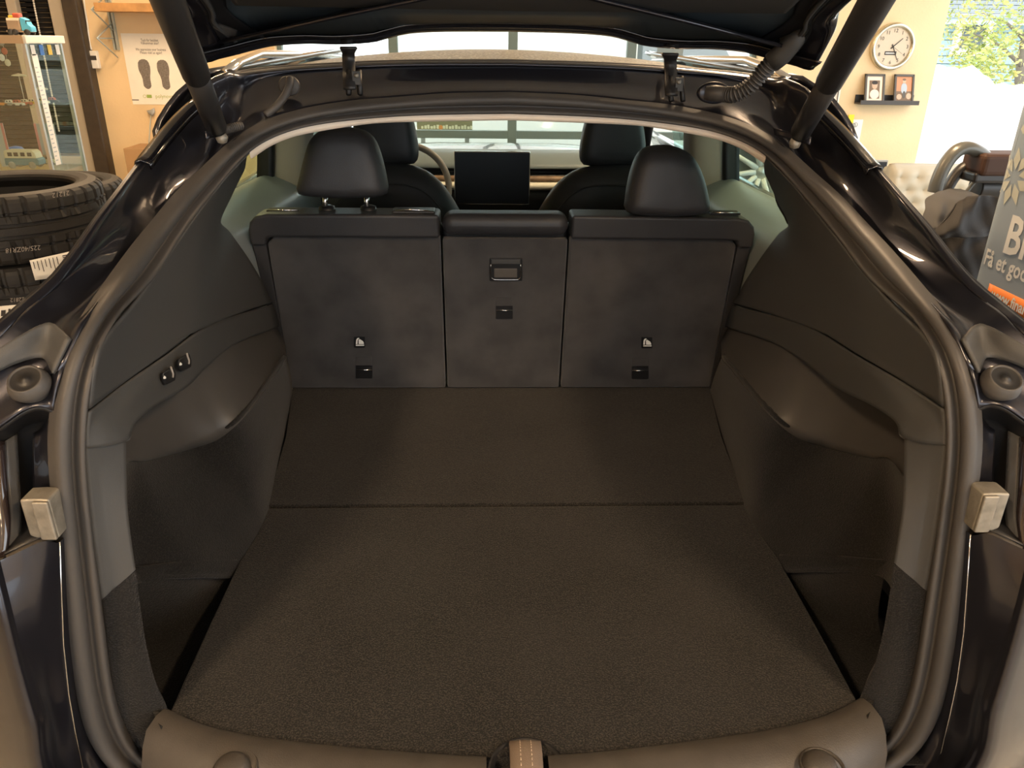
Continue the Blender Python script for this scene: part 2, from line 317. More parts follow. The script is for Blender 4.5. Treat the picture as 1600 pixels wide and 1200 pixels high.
# ================================================================== THE CAR
car = tag(empty('car', (0, 3.1, 0)), 'dark blue grey metallic car with its tailgate open and empty boot', 'car')
O_ = [Y(*a) for a in ((797, 147, 1.66), (700, 149, 1.66), (620, 155, 1.65), (545, 162, 1.64), (482, 172, 1.62), (432, 185, 1.58), (395, 202, 1.54), (365, 220, 1.50), (320, 267, 1.42), (283, 302, 1.33), (255, 339, 1.25), (221, 379, 1.15), (181, 435, 1.03), (142, 486, .94), (122, 515, .90), (94, 580, .86), (82, 640, .84), (80, 696, .83), (84, 752, .825), (93, 808, .82), (96, 850, .815), (103, 930, .81), (110, 1007, .805), (120, 1083, .80), (134, 1142, .80), (147, 1180, .80), (159, 1200, .80))]
I_ = [Y(*a) for a in ((797, 178, 1.67), (700, 179, 1.67), (620, 181, 1.66), (545, 187.5, 1.65), (470, 197, 1.62), (420, 215, 1.57), (390, 232, 1.53), (352, 275, 1.46), (320, 313, 1.40), (272, 379, 1.26), (244, 430, 1.15), (215, 461, 1.07), (181, 492, .98), (159, 529, .92), (147, 560, .89), (143, 577, .88), (135, 640, .865), (131, 696, .855), (135, 752, .85), (140, 801, .845), (146, 850, .84), (159, 937, .835), (168, 1019, .83), (178, 1089, .825), (192, 1136, .825), (210, 1168, .825), (230, 1197, .825))]
O_[0].x = 0; I_[0].x = 0
OB = O_+[V(-0.555, .795, -.10), V(-0.47, .79, -.14), V(-0.25, .785, -.155), V(0, .785, -.157)]
IB = I_+[V(-0.50, .825, -.13), V(-0.42, .82, -.15), V(-0.22, .82, -.155), V(0, .82, -.157)]
IB[-1].z -= .0; IB[-2].z -= .0
N = 150
Oa = arc(OB, N); Ia = arc(IB, N)
def relax(L, it):
    for _ in range(it): L = [L[0]]+[L[i]*.5+(L[i-1]+L[i+1])*.25 for i in range(1, len(L)-1)]+[L[-1]]
    return L
Oa, Ia = relax(Oa, 14), relax(Ia, 14)
ring = lambda L: L + [mir(p) for p in reversed(L[1:-1])]
OR, IR = ring(Oa), ring(Ia)
prof = [(-0.06, -0.012), (0.0, 0.003), (0.06, 0.0095), (0.2, 0.013), (0.36, 0.012), (0.46, 0.009), (0.54, 0.0015), (0.60, -0.005), (0.66, 0.0015), (0.72, 0.0085), (0.82, 0.0125), (0.92, 0.009), (1.0, 0.0), (1.05, -0.014)]
rows = []; n = len(OR); tgt = Vector((0, -0.6, 1.5))
base = []
for i in range(n):
    t = (OR[(i+1) % n]-OR[i-1]).normalized(); a = IR[i]-OR[i]; nn = t.cross(a).normalized()
    if nn.dot(tgt-OR[i]) < 0: nn = -nn
    base.append((OR[i], a, nn))
for tt, d in prof: rows.append([o+a*tt+nn*d for o, a, nn in base])
MB().grid(rows, close_u=True).build('weatherstrip', 'rubber', car)
# painted gutter, rear pillars and header
H_ = [Y(*a) for a in ((797, 96, 1.72), (620, 97, 1.72), (470, 104, 1.71), (400, 110, 1.69), (370, 114, 1.66), (357, 112, 1.63))]; H_[0].x = 0
A_ = [Y(*a) for a in ((325, 127, 1.58), (302, 160, 1.52), (275, 185, 1.47), (244, 220, 1.40), (215, 257, 1.31), (181, 302, 1.2), (147, 345, 1.12), (113, 393, 1.05), (79, 435, .995), (40, 469, .95), (0, 503, .90), (-60, 552, .86))]
iO = 16
Ot = arc(O_[:iO], 80); Ht = arc(H_, 36); At = arc([H_[-1]]+A_, 45)[1:]; AA = Ht+At
r1, r2, r3 = [], [], []
for k in range(80):
    s = max(0, min(1, (k-26)/16)); s = s*s*(3-2*s); o, a = Ot[k], AA[k]
    m1 = o.lerp(a, 0.45); m1.z = (o.z*s+m1.z*(1-s)) - 0.012*s - 0.004; m1.y += 0.010
    m2 = o.lerp(a, 0.85); m2.z = (o.z*0.72+a.z*0.28)*s+m2.z*(1-s)+0.002; m2.y += 0.008*(1-s)
    m3 = a.lerp(o, 0.12); m3.z = a.z - 0.006
    r1.append(m1); r2.append(m2); r3.append(m3)
O0 = [p+(p-a)*0.04-(tgt-p).normalized()*0.035 for p, a in zip(Ot, AA)]
Ot = [p-(tgt-p).normalized()*0.006 for p in Ot]
full = lambda L: [mir(p) for p in reversed(L[1:])]+L
g = MB(); rr = [O0, Ot, r1, r2, r3, AA]
cols = [samp([r[i] for r in rr], 24) for i in range(80)]
g.grid([full([cols[i][j] for i in range(80)]) for j in range(24)])
g.build('gutter_panel', 'paint', car, solid=0.003)
# outer quarter skin from the shoulder down to the sill, doors and bonnet
for s in (0, 1):
    q = MB(); L = AA[38:]
    R = [L, [p+Vector((-0.010, 0.002, -0.016)) for p in L], [Vector((p.x-0.07, p.y+0.02, p.z-0.16)) for p in L], [Vector((-0.84, p.y+0.05, FZ+0.28)) for p in L], [Vector((-0.94, p.y+0.08, FZ+0.10)) for p in L], [Vector((-0.93, p.y+0.08, FZ-0.42)) for p in L]]
    q.patch(R, 30, 20); q.build('quarter_panel', 'paint', car, mirror=bool(s), solid=0.004)
    d = MB(); yy = (1.62, 2.2, 2.9, 3.6, 4.3)
    d.patch([[Vector((-x, y, FZ+z)) for y in yy] for x, z in ((0.83, 0.47), (0.87, 0.40), (0.93, 0.15), (0.94, -0.15), (0.90, -0.48))], 12, 14); d.build('door_skin', 'paint', car, mirror=bool(s), solid=0.03)
    b = MB(); b.patch([[Vector((-x*q_, y, FZ+z)) for x, z in ((0.0, 0.36), (0.5, 0.35), (0.85, 0.26), (0.93, 0.05), (0.92, -0.45))] for y, q_ in ((4.15, 1.0), (4.7, 1.0), (5.25, 0.97), (5.45, 0.80))], 14, 12)
    for v in b.v: v.z -= max(0, v.y-4.6)**1.6*0.22
    b.build('front_wing', 'paint', car, mirror=bool(s), solid=0.004)
# roof
def zc(y): return cr([Vector((0, 0, q)) for q in (.862, .876, .886, .886, .872, .835)], max(0, min(5, (y-1.72)/0.42))).z
def roofz(x, y): return zc(y)-0.108*x*x
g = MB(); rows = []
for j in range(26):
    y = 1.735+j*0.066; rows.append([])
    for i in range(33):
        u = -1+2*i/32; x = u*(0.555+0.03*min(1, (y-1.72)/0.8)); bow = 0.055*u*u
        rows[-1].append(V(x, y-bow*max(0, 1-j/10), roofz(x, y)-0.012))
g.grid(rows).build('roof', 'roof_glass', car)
both(MB().tube([V(-0.560, 1.655, .838), V(-0.572, 1.78, .852), V(-0.585, 2.0, .866), V(-0.60, 2.6, .858), V(-0.60, 3.2, .84)], 0.010, 10), 'roof_moulding', 'bright_trim', car)
both(MB().patch([[V(-0.585, y, .84+.01*k) for k, y in enumerate((1.64, 2.1, 2.7, 3.3))], [V(-0.64, y, .80+.012*k) for k, y in enumerate((1.60, 2.1, 2.7, 3.3))], [V(-0.68, y, .735+.01*k) for k, y in enumerate((1.56, 2.1, 2.7, 3.3))], [V(-0.665, y, .70+.01*k) for k, y in enumerate((1.56, 2.1, 2.7, 3.3))]], 14, 10), 'cant_rail', 'paint', car, solid=0.012)
Hs = full(arc([p+Vector((0, 0.008, -0.002)) for p in H_], 30))
MB().tube(Hs, 0.0065, 8).build('header_rubber', 'rubber', car)
# gloss strip on each rear pillar shoulder (end of the side window trim)
L = arc(A_[1:5], 16)
both(MB().grid([[p+Vector((-.006, 0, -.008)) for p in L], [p+Vector((-.003, 0, .004)) for p in L], [p+Vector((.006, 0, .006)) for p in L], [p+Vector((.018, .002, .001)) for p in L], [p+Vector((.020, .002, -.008)) for p in L]]), 'window_trim_end', 'gloss_black', car, solid=0.003)
# headliner lip and headliner
Il = arc(I_[:7], 30)
T_ = arc([Y(*a) for a in ((797, 188, 1.676), (700, 189.5, 1.676), (600, 192, 1.666), (545, 198, 1.656), (470, 211, 1.626), (425, 227, 1.586), (392, 248, 1.546))], 30); T_[0].x = 0
g = MB(); up = Vector((0, 0.02, 0.012))
g.grid([full([p+Vector((0, 0.004, 0.014)) for p in Il]), full(Il), full([a.lerp(b, .6)+Vector((0, -.004, 0)) for a, b in zip(Il, T_)]), full(T_), full([p+Vector((0, 0.012, -0.0005)) for p in T_]), full([p+Vector((0, 0.03, 0.006)) for p in T_])])
g.build('headliner_lip', 'headliner', car)
g = MB(); T2 = full([p+Vector((0, 0.03, 0.006)) for p in T_])
g.grid([T2, [Vector((p.x*1.02, 1.95, max(p.z+0.02, FZ+.80-p.x**2*.25))) for p in T2], [Vector((p.x*1.05, 2.6, FZ+.845-p.x**2*.15)) for p in T2], [Vector((p.x*1.05, 3.25, FZ+.80-p.x**2*.15)) for p in T2]])
g.build('headliner', 'headliner', car, solid=0.008)
# ---------------------------------------------------- boot side trim (left half measured, right half mirrored)
PA = lambda *a: Y(*a)
rowsU = [[I_[6]+Vector((0.0, .02, .0)), X(384, 240, -.548), X(380, 262, -.575), X(374, 275, -.585)],
         [I_[7], X(356, 282, -.555), X(358, 300, -.595), X(358, 308, -.612)],
         [PA(335, 295, 1.43), X(338, 318, -.565), X(341, 336, -.60), X(342, 346, -.62)],
         [I_[8], X(328, 347, -.575), X(343, 361, -.605), X(357, 364, -.625)],
         [I_[9], X(300, 410, -.57), X(345, 415, -.585), X(386, 405, -.60)],
         [I_[11], X(255, 488, -.56), X(330, 462, -.575), X(406, 438, -.592)],
         [I_[13], X(215, 543, -.55), X(305, 497, -.567), X(414, 455, -.590)],
         [I_[15], X(190, 582, -.545), X(275, 528, -.56), X(420, 466, -.588)],
         [PA(135, 638, .866), X(190, 597, -.545), X(250, 556, -.555), X(330, 502, -.57), X(424, 472, -.587)]]
U = MB().patch(rowsU, 36, 40)
both(U, 'quarter_trim', 'trim_plastic', car, solid=0.004, off=-1)
seam = [PA(135, 643, .866), X(190, 601, -.545), X(250, 560, -.555), X(330, 506, -.57), X(424, 476, -.587)]
lip = [PA(131, 700, .855), X(165, 697, -.532), X(197, 688, -.522), X(207, 662, -.527), X(240, 634, -.54), X(290, 604, -.55), X(320, 574, -.555), X(370, 535, -.562), X(435, 510, -.582)]
mid = [PA(132, 670, .86), X(165, 655, -.535), X(200, 630, -.535), X(255, 590, -.548), X(335, 535, -.562), X(430, 492, -.585)]
both(MB().patch([seam, mid, lip], 40, 12), 'trim_band', 'trim_plastic', car, solid=0.004, off=-1)
both(MB().tube(samp([p+Vector((-.004, .004, 0)) for p in [PA(135, 640.5, .866), X(190, 599, -.545), X(250, 558, -.555), X(330, 504, -.57), X(424, 474, -.587)]], 40), 0.0032, 6), 'trim_seam', 'black_plastic', car)
# D pillar lower trim
Ik = [I_[17], I_[18], I_[19], I_[20], I_[21]]
Mk = [PA(150, 696, .868), PA(154, 752, .862), PA(160, 801, .857), PA(166, 850, .852), PA(176, 922, .847)]
Kk = [X(197, 690, -.522), X(198, 752, -.522), X(200, 801, -.522), X(206, 850, -.522), X(212, 890, -.522)]
Kr = [p+Vector((-.045, .055, 0)) for p in Kk]
g = MB(); nn_ = 26
rows = [samp(r, nn_) for r in ([p+Vector((-.012, .012, 0)) for p in Ik], Ik, [a.lerp(b, .5)+Vector((0, -.001, 0)) for a, b in zip(Ik, Mk)], Mk, [a.lerp(b, .12) for a, b in zip(Mk, Kk)], [a.lerp(b, .9)+Vector((0, -.002, 0)) for a, b in zip(Mk, Kk)], Kk, [a.lerp(b, .15)+Vector((.002, 0, 0)) for a, b in zip(Kk, Kr)], Kr)]
g.grid(rows); both(g, 'pillar_trim', 'trim_plastic', car)
# carpeted lower corner
Ic = [I_[21], I_[22], I_[23], I_[24], I_[25], I_[26]]
Kc = [X(212, 892, -.522), X(221, 960, -.522), X(229, 1010, -.522), X(243, 1065, -.518), X(262, 1110, -.512), X(252, 1140, -.505)]
g = MB(); rows = [samp(r, 24) for r in ([p+Vector((-.01, .012, 0)) for p in Ic], [p+Vector((.001, .002, 0)) for p in Ic], [a.lerp(b, .5)+Vector((0, .004, 0)) for a, b in zip(Ic, Kc)], Kc, [p+Vector((-.03, .04, -.005)) for p in Kc], [p+Vector((-.09, .08, -.02)) for p in Kc])]
g.grid(rows); both(g, 'corner_carpet', 'side_carpet', car)
# pocket wall and wheel arch
lp = [X(197, 690, -.524), X(207, 662, -.529), X(240, 634, -.542), X(290, 604, -.552), X(320, 574, -.557), X(370, 535, -.564), X(435, 510, -.584)]
lp = [V(-.60, .90, .40)]+lp
w0 = [p+Vector((-.012, .004, .004)) for p in lp]
wm = [V(-.59, .885, .37), V(-.625, .95, .37), V(-.64, 1.02, .375), V(-.645, 1.11, .36), V(-.635, 1.22, .34), V(-.605, 1.33, .33), X(382, 580, -.552), X(442, 532, -.568)]
w2 = [V(-.585, .90, .285), X(194, 728, -.63), X(225, 721, -.632), X(260, 712, -.625), X(300, 700, -.605), X(345, 683, -.562), X(392, 640, -.522), X(448, 560, -.525)]
both(MB().patch([lp, w0, wm, w2], 50, 24), 'pocket_wall', 'pocket_plastic', car, solid=0.003, off=-1)
b2 = [V(-.585, .90, .115), X(205, 892, -.628), X(300, 882, -.56), Z(371, 879, 0), Z(400, 835, 0), Z(420, 790, 0), Z(440, 690, 0), Z(457, 612, 0)]
m2 = [a.lerp(b, .5) for a, b in zip(w2, b2)]
for k, dx in enumerate((-.01, -.01, -.008, .002, .012, .018, .014, .004)): m2[k] = m2[k]+Vector((dx, -.004, .0))
w2b = [p+Vector((-.006, .002, .012)) for p in w2]; b2b = [p+Vector((0, 0, -.03)) for p in b2]
both(MB().patch([w2b, w2, m2, b2, b2b], 60, 30), 'wheel_arch_carpet', 'side_carpet', car, solid=0.004, off=-1)
# lidded pit beside the floor board
pr = [b2[1], b2[2], b2[3]]; g = MB()
g.patch([[p+Vector((0, .002, .004)) for p in pr], [Vector((p.x-.02, p.y+.01, FZ-.04)) for p in pr], [Vector((-.66, .96, FZ-.075)), Vector((-.59, 1.05, FZ-.075)), Vector((-.50, 1.14, FZ-.075))], [Vector((-.66, .80, FZ-.08)), Vector((-.58, .80, FZ-.08)), Vector((-.49, .80, FZ-.08))]], 20, 20)
both(g, 'pit_liner', 'side_carpet', car, solid=0.004, off=-1)
MB().box(V(-.80, .80, -.22), V(.80, 2.05, -.16)).build('underbody', 'lamp_pocket', car, smooth=False)
# floor boards
edge = [Z(264, 1112, 0), Z(300, 1126, 0), Z(340, 1139, 0), Z(420, 1154, 0), Z(560, 1169, 0), Z(690, 1179, 0)]
edge = [Vector((p.x, p.y, FZ)) for p in edge]+[V(0, .757, 0)]
e2 = arc(edge, 24); sidep = [Z(420, 792, 0), Z(400, 836, 0), Z(373, 877, 0), Z(322, 985, 0)]
outl = [V(-.506, 1.3835, 0)]+[V(p.x, p.y, 0) for p in sidep[1:]]+e2+[mir(p) for p in reversed(e2[:-1])]+[mir(V(p.x, p.y, 0)) for p in reversed(sidep[1:])]+[V(.506, 1.3835, 0)]
MB().prism(outl, (0, 0, -.028)).build('floor_board', 'carpet', car, smooth=False, bevel=0.006, seg=3)
MB().prism([V(-.515, 1.3895, 0), V(-.545, 1.7, 0), V(-.60, 2.02, 0), V(.60, 2.02, 0), V(.545, 1.7, 0), V(.515, 1.3895, 0)], (0, 0, -.028)).build('floor_board', 'carpet', car, smooth=False, bevel=0.005, seg=3)
# load sill trim, with the latch hole and pull strap between its halves
for s in (0, 1):
    cx = 0.048 if s == 0 else 0.036
    ee = arc([V(-.516, .850, 0)]+[V(p.x, p.y, 0) for p in edge[1:-1]]+[V(-cx, .7575, 0)], 30)
    rws = []
    for dy, dz in ((.006, -.014), (.0, .001), (-.006, .006), (-.03, .010), (-.06, .006), (-.085, -.006), (-.105, -.03), (-.115, -.08), (-.118, -.15)):
        rws.append([p+Vector((-0.012*max(0, min(1, -dy/.06))*max(0, 1-i/6), dy*(0.72+0.28*i/29), dz)) for i, p in enumerate(ee)])
    g = MB().grid(rws)
    g.build('sill_trim', 'sill_plastic', car, mirror=bool(s))
hx = 0.006
g = MB(); g.lathe([(0.0005, -.05), (.050, -.05), (.047, .0035), (.052, .0035)], V(hx, .735, 0), 28); g.build('latch_recess', 'black_plastic', car)
st = [V(hx, .782, -.004), V(hx, .776, .006), V(hx, .765, .013), V(hx, .745, .015), V(hx, .715, .012), V(hx, .69, .0)]
sp = samp(st, 20); g = MB()
g.grid([[p+Vector((dx, 0, dz)) for p in sp] for dx, dz in ((-.0215, -.004), (-.021, .001), (-.008, .0022), (0, .003), (.008, .0022), (.021, .001), (.0215, -.004))])
strap = g.build('pull_strap', 'strap', car, solid=0.002)
for dx in (-.0075, .0075):
    g = MB()
    for k in range(2, 17): g.tube([sp[k]+Vector((dx, 0, .0032)), sp[k].lerp(sp[k+1], .6)+Vector((dx, 0, .0032))], .0006, 5)
    g.build('stitching', 'stitch', strap)
for px, py in ((362, 1200), (1281, 1196)):
    c = Z(px, py, .008); g = MB(); g.lathe([(.0005, .013), (.014, .012), (.020, .008), (.023, .0), (.026, -.004)], c, 24); k_ = g.build('sill_hook', 'sill_plastic', car)
    MB().lathe([(.026, -.004), (.028, .001), (.030, .0), (.030, -.006)], c+Vector((.004, 0, 0)), 24).build('hook_collar', 'sill_plastic', k_)
# lower corners: bump stops, lamp pockets, striker brackets, bumper ends
top_r = [Y(94, 584, .86), Y(70, 572, .878), Y(30, 572, .874), Y(0, 570, .868), Y(-60, 580, .86)]
shf = [Y(86, 610, .85), Y(66, 604, .865), Y(30, 612, .855), Y(0, 622, .85), Y(-60, 640, .84)]
she = [Y(84, 642, .845), Y(62, 634, .84), Y(36, 640, .83), Y(0, 664, .82), Y(-60, 705, .81)]
both(MB().patch([[p+Vector((0, .015, .01)) for p in top_r], top_r, shf, she], 24, 14), 'lamp_shelf', 'paint_gutter', car, solid=0.003, off=-1)
tr = [[Y(118, 532, .897), Y(86, 507, .925), Y(40, 527, .893), Y(0, 552, .87), Y(-60, 585, .85)], [Y(106, 556, .885), Y(82, 530, .915), Y(40, 546, .885), Y(0, 566, .865), Y(-60, 600, .845)], [Y(92, 586, .868), Y(75, 562, .893), Y(35, 570, .878), Y(0, 586, .862), Y(-60, 616, .84)]]
both(MB().patch([[p+Vector((0, -.010, .006)) for p in r] for r in tr], 25, 8, smooth=False), 'gutter_trim', 'trim_plastic', car, solid=0.004)
pk = [[p+Vector((0, .004, -.002)) for p in she], [Y(80, 660, .875), Y(60, 660, .885), Y(30, 672, .89), Y(0, 700, .885), Y(-60, 740, .87)], [Y(82, 772, .87), Y(60, 778, .875), Y(30, 800, .875), Y(0, 840, .87), Y(-60, 880, .86)], [Y(88, 838, .82), Y(66, 842, .80), Y(34, 856, .785), Y(0, 872, .775), Y(-60, 905, .765)]]
both(MB().patch(pk, 24, 20, smooth=False), 'lamp_pocket', 'lamp_pocket', car, solid=0.003, off=-1)
both(MB().patch([[Y(84, 645, .846), Y(66, 668, .858), Y(53, 676, .862)], [Y(82, 700, .845), Y(66, 710, .855), Y(52, 715, .86)], [Y(84, 770, .84), Y(66, 772, .85), Y(53, 776, .855)]], 8, 8), 'pocket_plate', 'paint', car, solid=0.003)
a, b = Y(33, 778, .80), Y(92, 838, .80); g = MB()
g.prism([V(a.x, .795, a.z-FZ), V(a.x, .795, b.z-FZ+.004), V(a.x+.008, .795, b.z-FZ), V(-.568, .795, b.z-FZ), V(-.568, .795, a.z-FZ), V(a.x+.018, .795, a.z-FZ+.001)], (0, .03, 0))
for o in both(g, 'lamp_bracket', 'worn_steel', car, bevel=0.003): pass
both(MB().box(V(-.587, .790, b.z-FZ+.001), V(-.568, .7955, a.z-FZ-.001)), 'bracket_flange', 'worn_steel', car, smooth=False, bevel=0.002)
c = Y(45, 600, .85)
for s in (1, -1):
    cc = Vector((c.x*s, c.y, c.z)); bs = empty('bump_stop', cc, car); ax = Vector((0.05*s, -.55, .83)).normalized(); u_ = ax.cross(Vector((1, 0, 0))).normalized(); v_ = ax.cross(u_)
    def lath(pr):
        return [[cc+ax*h+(u_*math.cos(2*math.pi*k/32)+v_*math.sin(2*math.pi*k/32))*r for k in range(32)] for r, h in pr]
    MB().grid(lath([(.014, -.022), (.017, -.018), (.0225, -.006), (.024, -.003), (.0235, 0.001), (.0195, .011), (.0175, .012), (.0165, .010)]), close_u=True).build('collar', 'rubber', bs)
    MB().grid(lath([(.0166, .010), (.012, .0095), (.006, .0095), (.004, .012), (.0003, .0125)]), close_u=True).build('pad', 'black_plastic', bs)
c0 = [(97, 850, .825), (104, 930, .82), (112, 1007, .815), (122, 1083, .81), (136, 1142, .81), (161, 1200, .81)]
c1 = [(94, 846, .806), (97, 930, .80), (100, 1007, .795), (108, 1083, .79), (118, 1142, .79), (130, 1200, .79)]
c2 = [(66, 846, .788), (68, 930, .775), (70, 1007, .77), (78, 1083, .765), (88, 1142, .76), (100, 1200, .76)]
c3 = [(0, 876, .76), (18, 950, .745), (35, 1020, .74), (52, 1083, .735), (65, 1130, .73), (76, 1200, .73)]
def down(L): return L+[L[-1]+Vector((.02, -.004, -.10)), L[-1]+Vector((.04, -.02, -.30))]
C0, C1, C2, C3 = (down([Y(*p) for p in c]) for c in (c0, c1, c2, c3))
both(MB().patch([[p+Vector((0, .02, 0)) for p in C0], C0, [a.lerp(b, .8)+Vector((0, .004, 0)) for a, b in zip(C0, C1)], C1], 24, 10), 'bumper_return', 'paint', car)
both(MB().patch([[p+Vector((.002, .012, 0)) for p in C1], C1, [a.lerp(b, .12)+Vector((0, -.003, 0)) for a, b in zip(C1, C2)], C2, [a.lerp(b, .5) for a, b in zip(C2, C3)], C3], 24, 18), 'tail_panel', 'paint', car)
both(MB().tube([C1[k]+Vector((0, -.001, 0)) for k in range(6)], .0009, 6), 'panel_gap_seal', 'bright_trim', car)
C4 = [p+Vector((-.010, -.012, 0)) for p in C3]; C5 = [p+Vector((-.10, .03, -.01)) for p in C3]; C6 = [p+Vector((-.21, .09, -.02)) for p in C3]; C7 = [Vector((-.925, 1.02, p.z-.03)) for p in C3]
both(MB().patch([[p+Vector((.001, .01, 0)) for p in C3], C3, C4, C5, C6, C7], 24, 22), 'bumper_corner', 'paint', car)
both(MB().tube([p+Vector((-.004, -.007, 0)) for p in C3[:7]], .0022, 6), 'bumper_edge', 'bright_trim', car)
both(MB().patch([[Y(88, 836, .825), Y(66, 842, .80), Y(34, 856, .785), Y(0, 872, .776)], [Y(88, 844, .815), Y(66, 850, .79), Y(34, 866, .775), Y(0, 884, .768)]], 10, 4), 'bumper_top_edge', 'sill_plastic', car, solid=0.003)
tl = [[Y(6, 690, .86), Y(10, 760, .835), Y(14, 820, .81), Y(8, 868, .785)], [Y(-10, 690, .85), Y(-6, 760, .82), Y(0, 825, .795), Y(-4, 872, .775)], [Y(-90, 700, .84), Y(-90, 770, .82), Y(-90, 840, .80), Y(-90, 890, .785)], [p+Vector((-.10, .05, 0)) for p in [Y(-90, 700, .84), Y(-90, 770, .82), Y(-90, 840, .80), Y(-90, 890, .785)]], [Vector((-.87, 1.0, p.z)) for p in [Y(-90, 700, .84), Y(-90, 770, .82), Y(-90, 840, .80), Y(-90, 890, .785)]]]
both(MB().patch(tl, 14, 12), 'tail_lamp', 'tail_smoke', car, solid=0.006)
both(MB().patch([tl[0], [p+Vector((.004, .02, 0)) for p in tl[0]]], 14, 4), 'tail_lamp_edge', 'tail_clear', car, solid=0.003)
both(MB().patch([[Y(-2, 845, .79), Y(8, 852, .792)], [Y(-4, 866, .781), Y(7, 866, .786)]], 4, 4), 'reflector', 'tail_red', car, solid=0.004)
g = MB(); bp = [C1[7], V(-.40, .70, -.36), V(0, .68, -.36), V(.40, .70, -.36), mir(C1[7])]
g.patch([[V(-.56, .78, -.10), V(-.3, .69, -.13), V(0, .67, -.135), V(.3, .69, -.13), V(.56, .78, -.10)], [V(-.58, .745, -.2), V(-.3, .655, -.2), V(0, .635, -.2), V(.3, .655, -.2), V(.58, .745, -.2)], bp], 24, 10)
g.build('bumper', 'paint', car, solid=0.004)
# ---------------------------------------------------- tailgate, hinges, struts, cable boots
tg = empty('tailgate', V(0, 1.66, .9), car)
he = [(800, 48, 1.665), (700, 48, 1.665), (640, 51, 1.66), (605, 59, 1.655), (580, 65, 1.65), (530, 68, 1.645), (480, 67, 1.64), (430, 70, 1.63), (400, 76, 1.61), (370, 84, 1.585), (345, 90, 1.56), (318, 97, 1.53)]
fe = arc([Y(*a) for a in he], 40); fe[0].x = 0
def trow(dy, sl, dx=0.0): return [p+Vector((dx*min(1, abs(p.x)/.5), -dy, dy*sl)) for p in fe]
g = MB(); g.grid([full(r) for r in ([p+Vector((0, .03, .012)) for p in trow(0, 0)], [p+Vector((0, .008, .002)) for p in trow(0, 0)], trow(0, .3), trow(.006, .5), trow(.02, .34), trow(.04, .33))]); g.build('hinge_edge', 'gloss_black', tg, solid=0.004)
def inner(s, yoff, z0): return [Vector((p.x*s, p.y-yoff, p.z+z0)) for p in fe]
g = MB(); g.grid([full(r) for r in ([Vector((p.x, p.y-.02, p.z+.009)) for p in fe], [Vector((p.x, 1.57-.10*abs(p.x), FZ+.950)) for p in fe], [Vector((p.x*1.01, 1.45-.10*abs(p.x), FZ+.990)) for p in fe], [Vector((p.x*1.06, 1.2-.10*abs(p.x), FZ+1.085)) for p in fe], [Vector((p.x*1.1, .88, FZ+1.20)) for p in fe])])
g.build('inner_glass', 'tailgate_glass', tg, solid=0.005)
g = MB(); g.grid([full(r) for r in ([Vector((p.x*.84, 1.530-.10*abs(p.x), FZ+.957)) for p in fe], [Vector((p.x*.84, 1.515-.10*abs(p.x), FZ+.953)) for p in fe], [Vector((p.x*.84, 1.40-.10*abs(p.x), FZ+.99)) for p in fe], [Vector((p.x*.86, 1.25-.10*abs(p.x), FZ+1.04)) for p in fe])])
g.build('shade_trim', 'trim_plastic', tg, solid=0.006)
sideL = [Y(318, 97, 1.53), Y(292, 40, 1.46), Y(282, 0, 1.40), V(-.56, 1.15, 1.05), V(-.60, .80, 1.17)]
sideM = [Y(360, 84, 1.58), Y(330, 40, 1.49), Y(313, 0, 1.42), V(-.53, 1.15, 1.065), V(-.57, .80, 1.185)]
sideN = [Y(375, 62, 1.585), Y(335, 25, 1.49), Y(322, -10, 1.43), V(-.51, 1.15, 1.07), V(-.55, .80, 1.19)]
sideP = [Y(420, 62, 1.60), Y(360, 20, 1.50), Y(345, -20, 1.43), V(-.46, 1.15, 1.06), V(-.52, .80, 1.18)]
both(MB().patch([[p+Vector((-.006, 0, .03)) for p in sideL], sideL, sideM], 24, 10), 'side_frame', 'gloss_black', tg, solid=0.004)
both(MB().patch([sideM, [p+Vector((0, 0, -.010)) for p in sideN], sideN, sideP], 24, 12), 'side_trim', 'black_plastic', tg, solid=0.004)
both(MB().tube(samp([sideN[0]+Vector((0, -.002, -.01)), sideN[1]+Vector((0, -.002, -.012)), sideN[2]+Vector((0, -.002, -.012)), sideN[3]], 20), [.004]*20, 6), 'trim_bead', 'trim_plastic', tg)
bx = [Y(*a) for a in ((338, 34, 1.50), (360, 42, 1.53), (372, 47, 1.55), (370, 57, 1.56), (352, 52, 1.53), (335, 42, 1.50))]
both(MB().prism(bx, (0, -.012, -.002)), 'trim_clip_block', 'sill_plastic', tg, smooth=False, bevel=0.002)
g = MB(); g.patch([full([Vector((p.x*1.02, p.y+.01, p.z+.025)) for p in fe])[::3], [Vector((x, 1.2, FZ+1.13-.05*x*x)) for x in [(-.58+1.16*i/26) for i in range(27)]], [Vector((x, .72, FZ+1.28-.05*x*x)) for x in [(-.62+1.24*i/26) for i in range(27)]]], 27, 10)
g.build('outer_skin', 'paint', tg, solid=0.006)
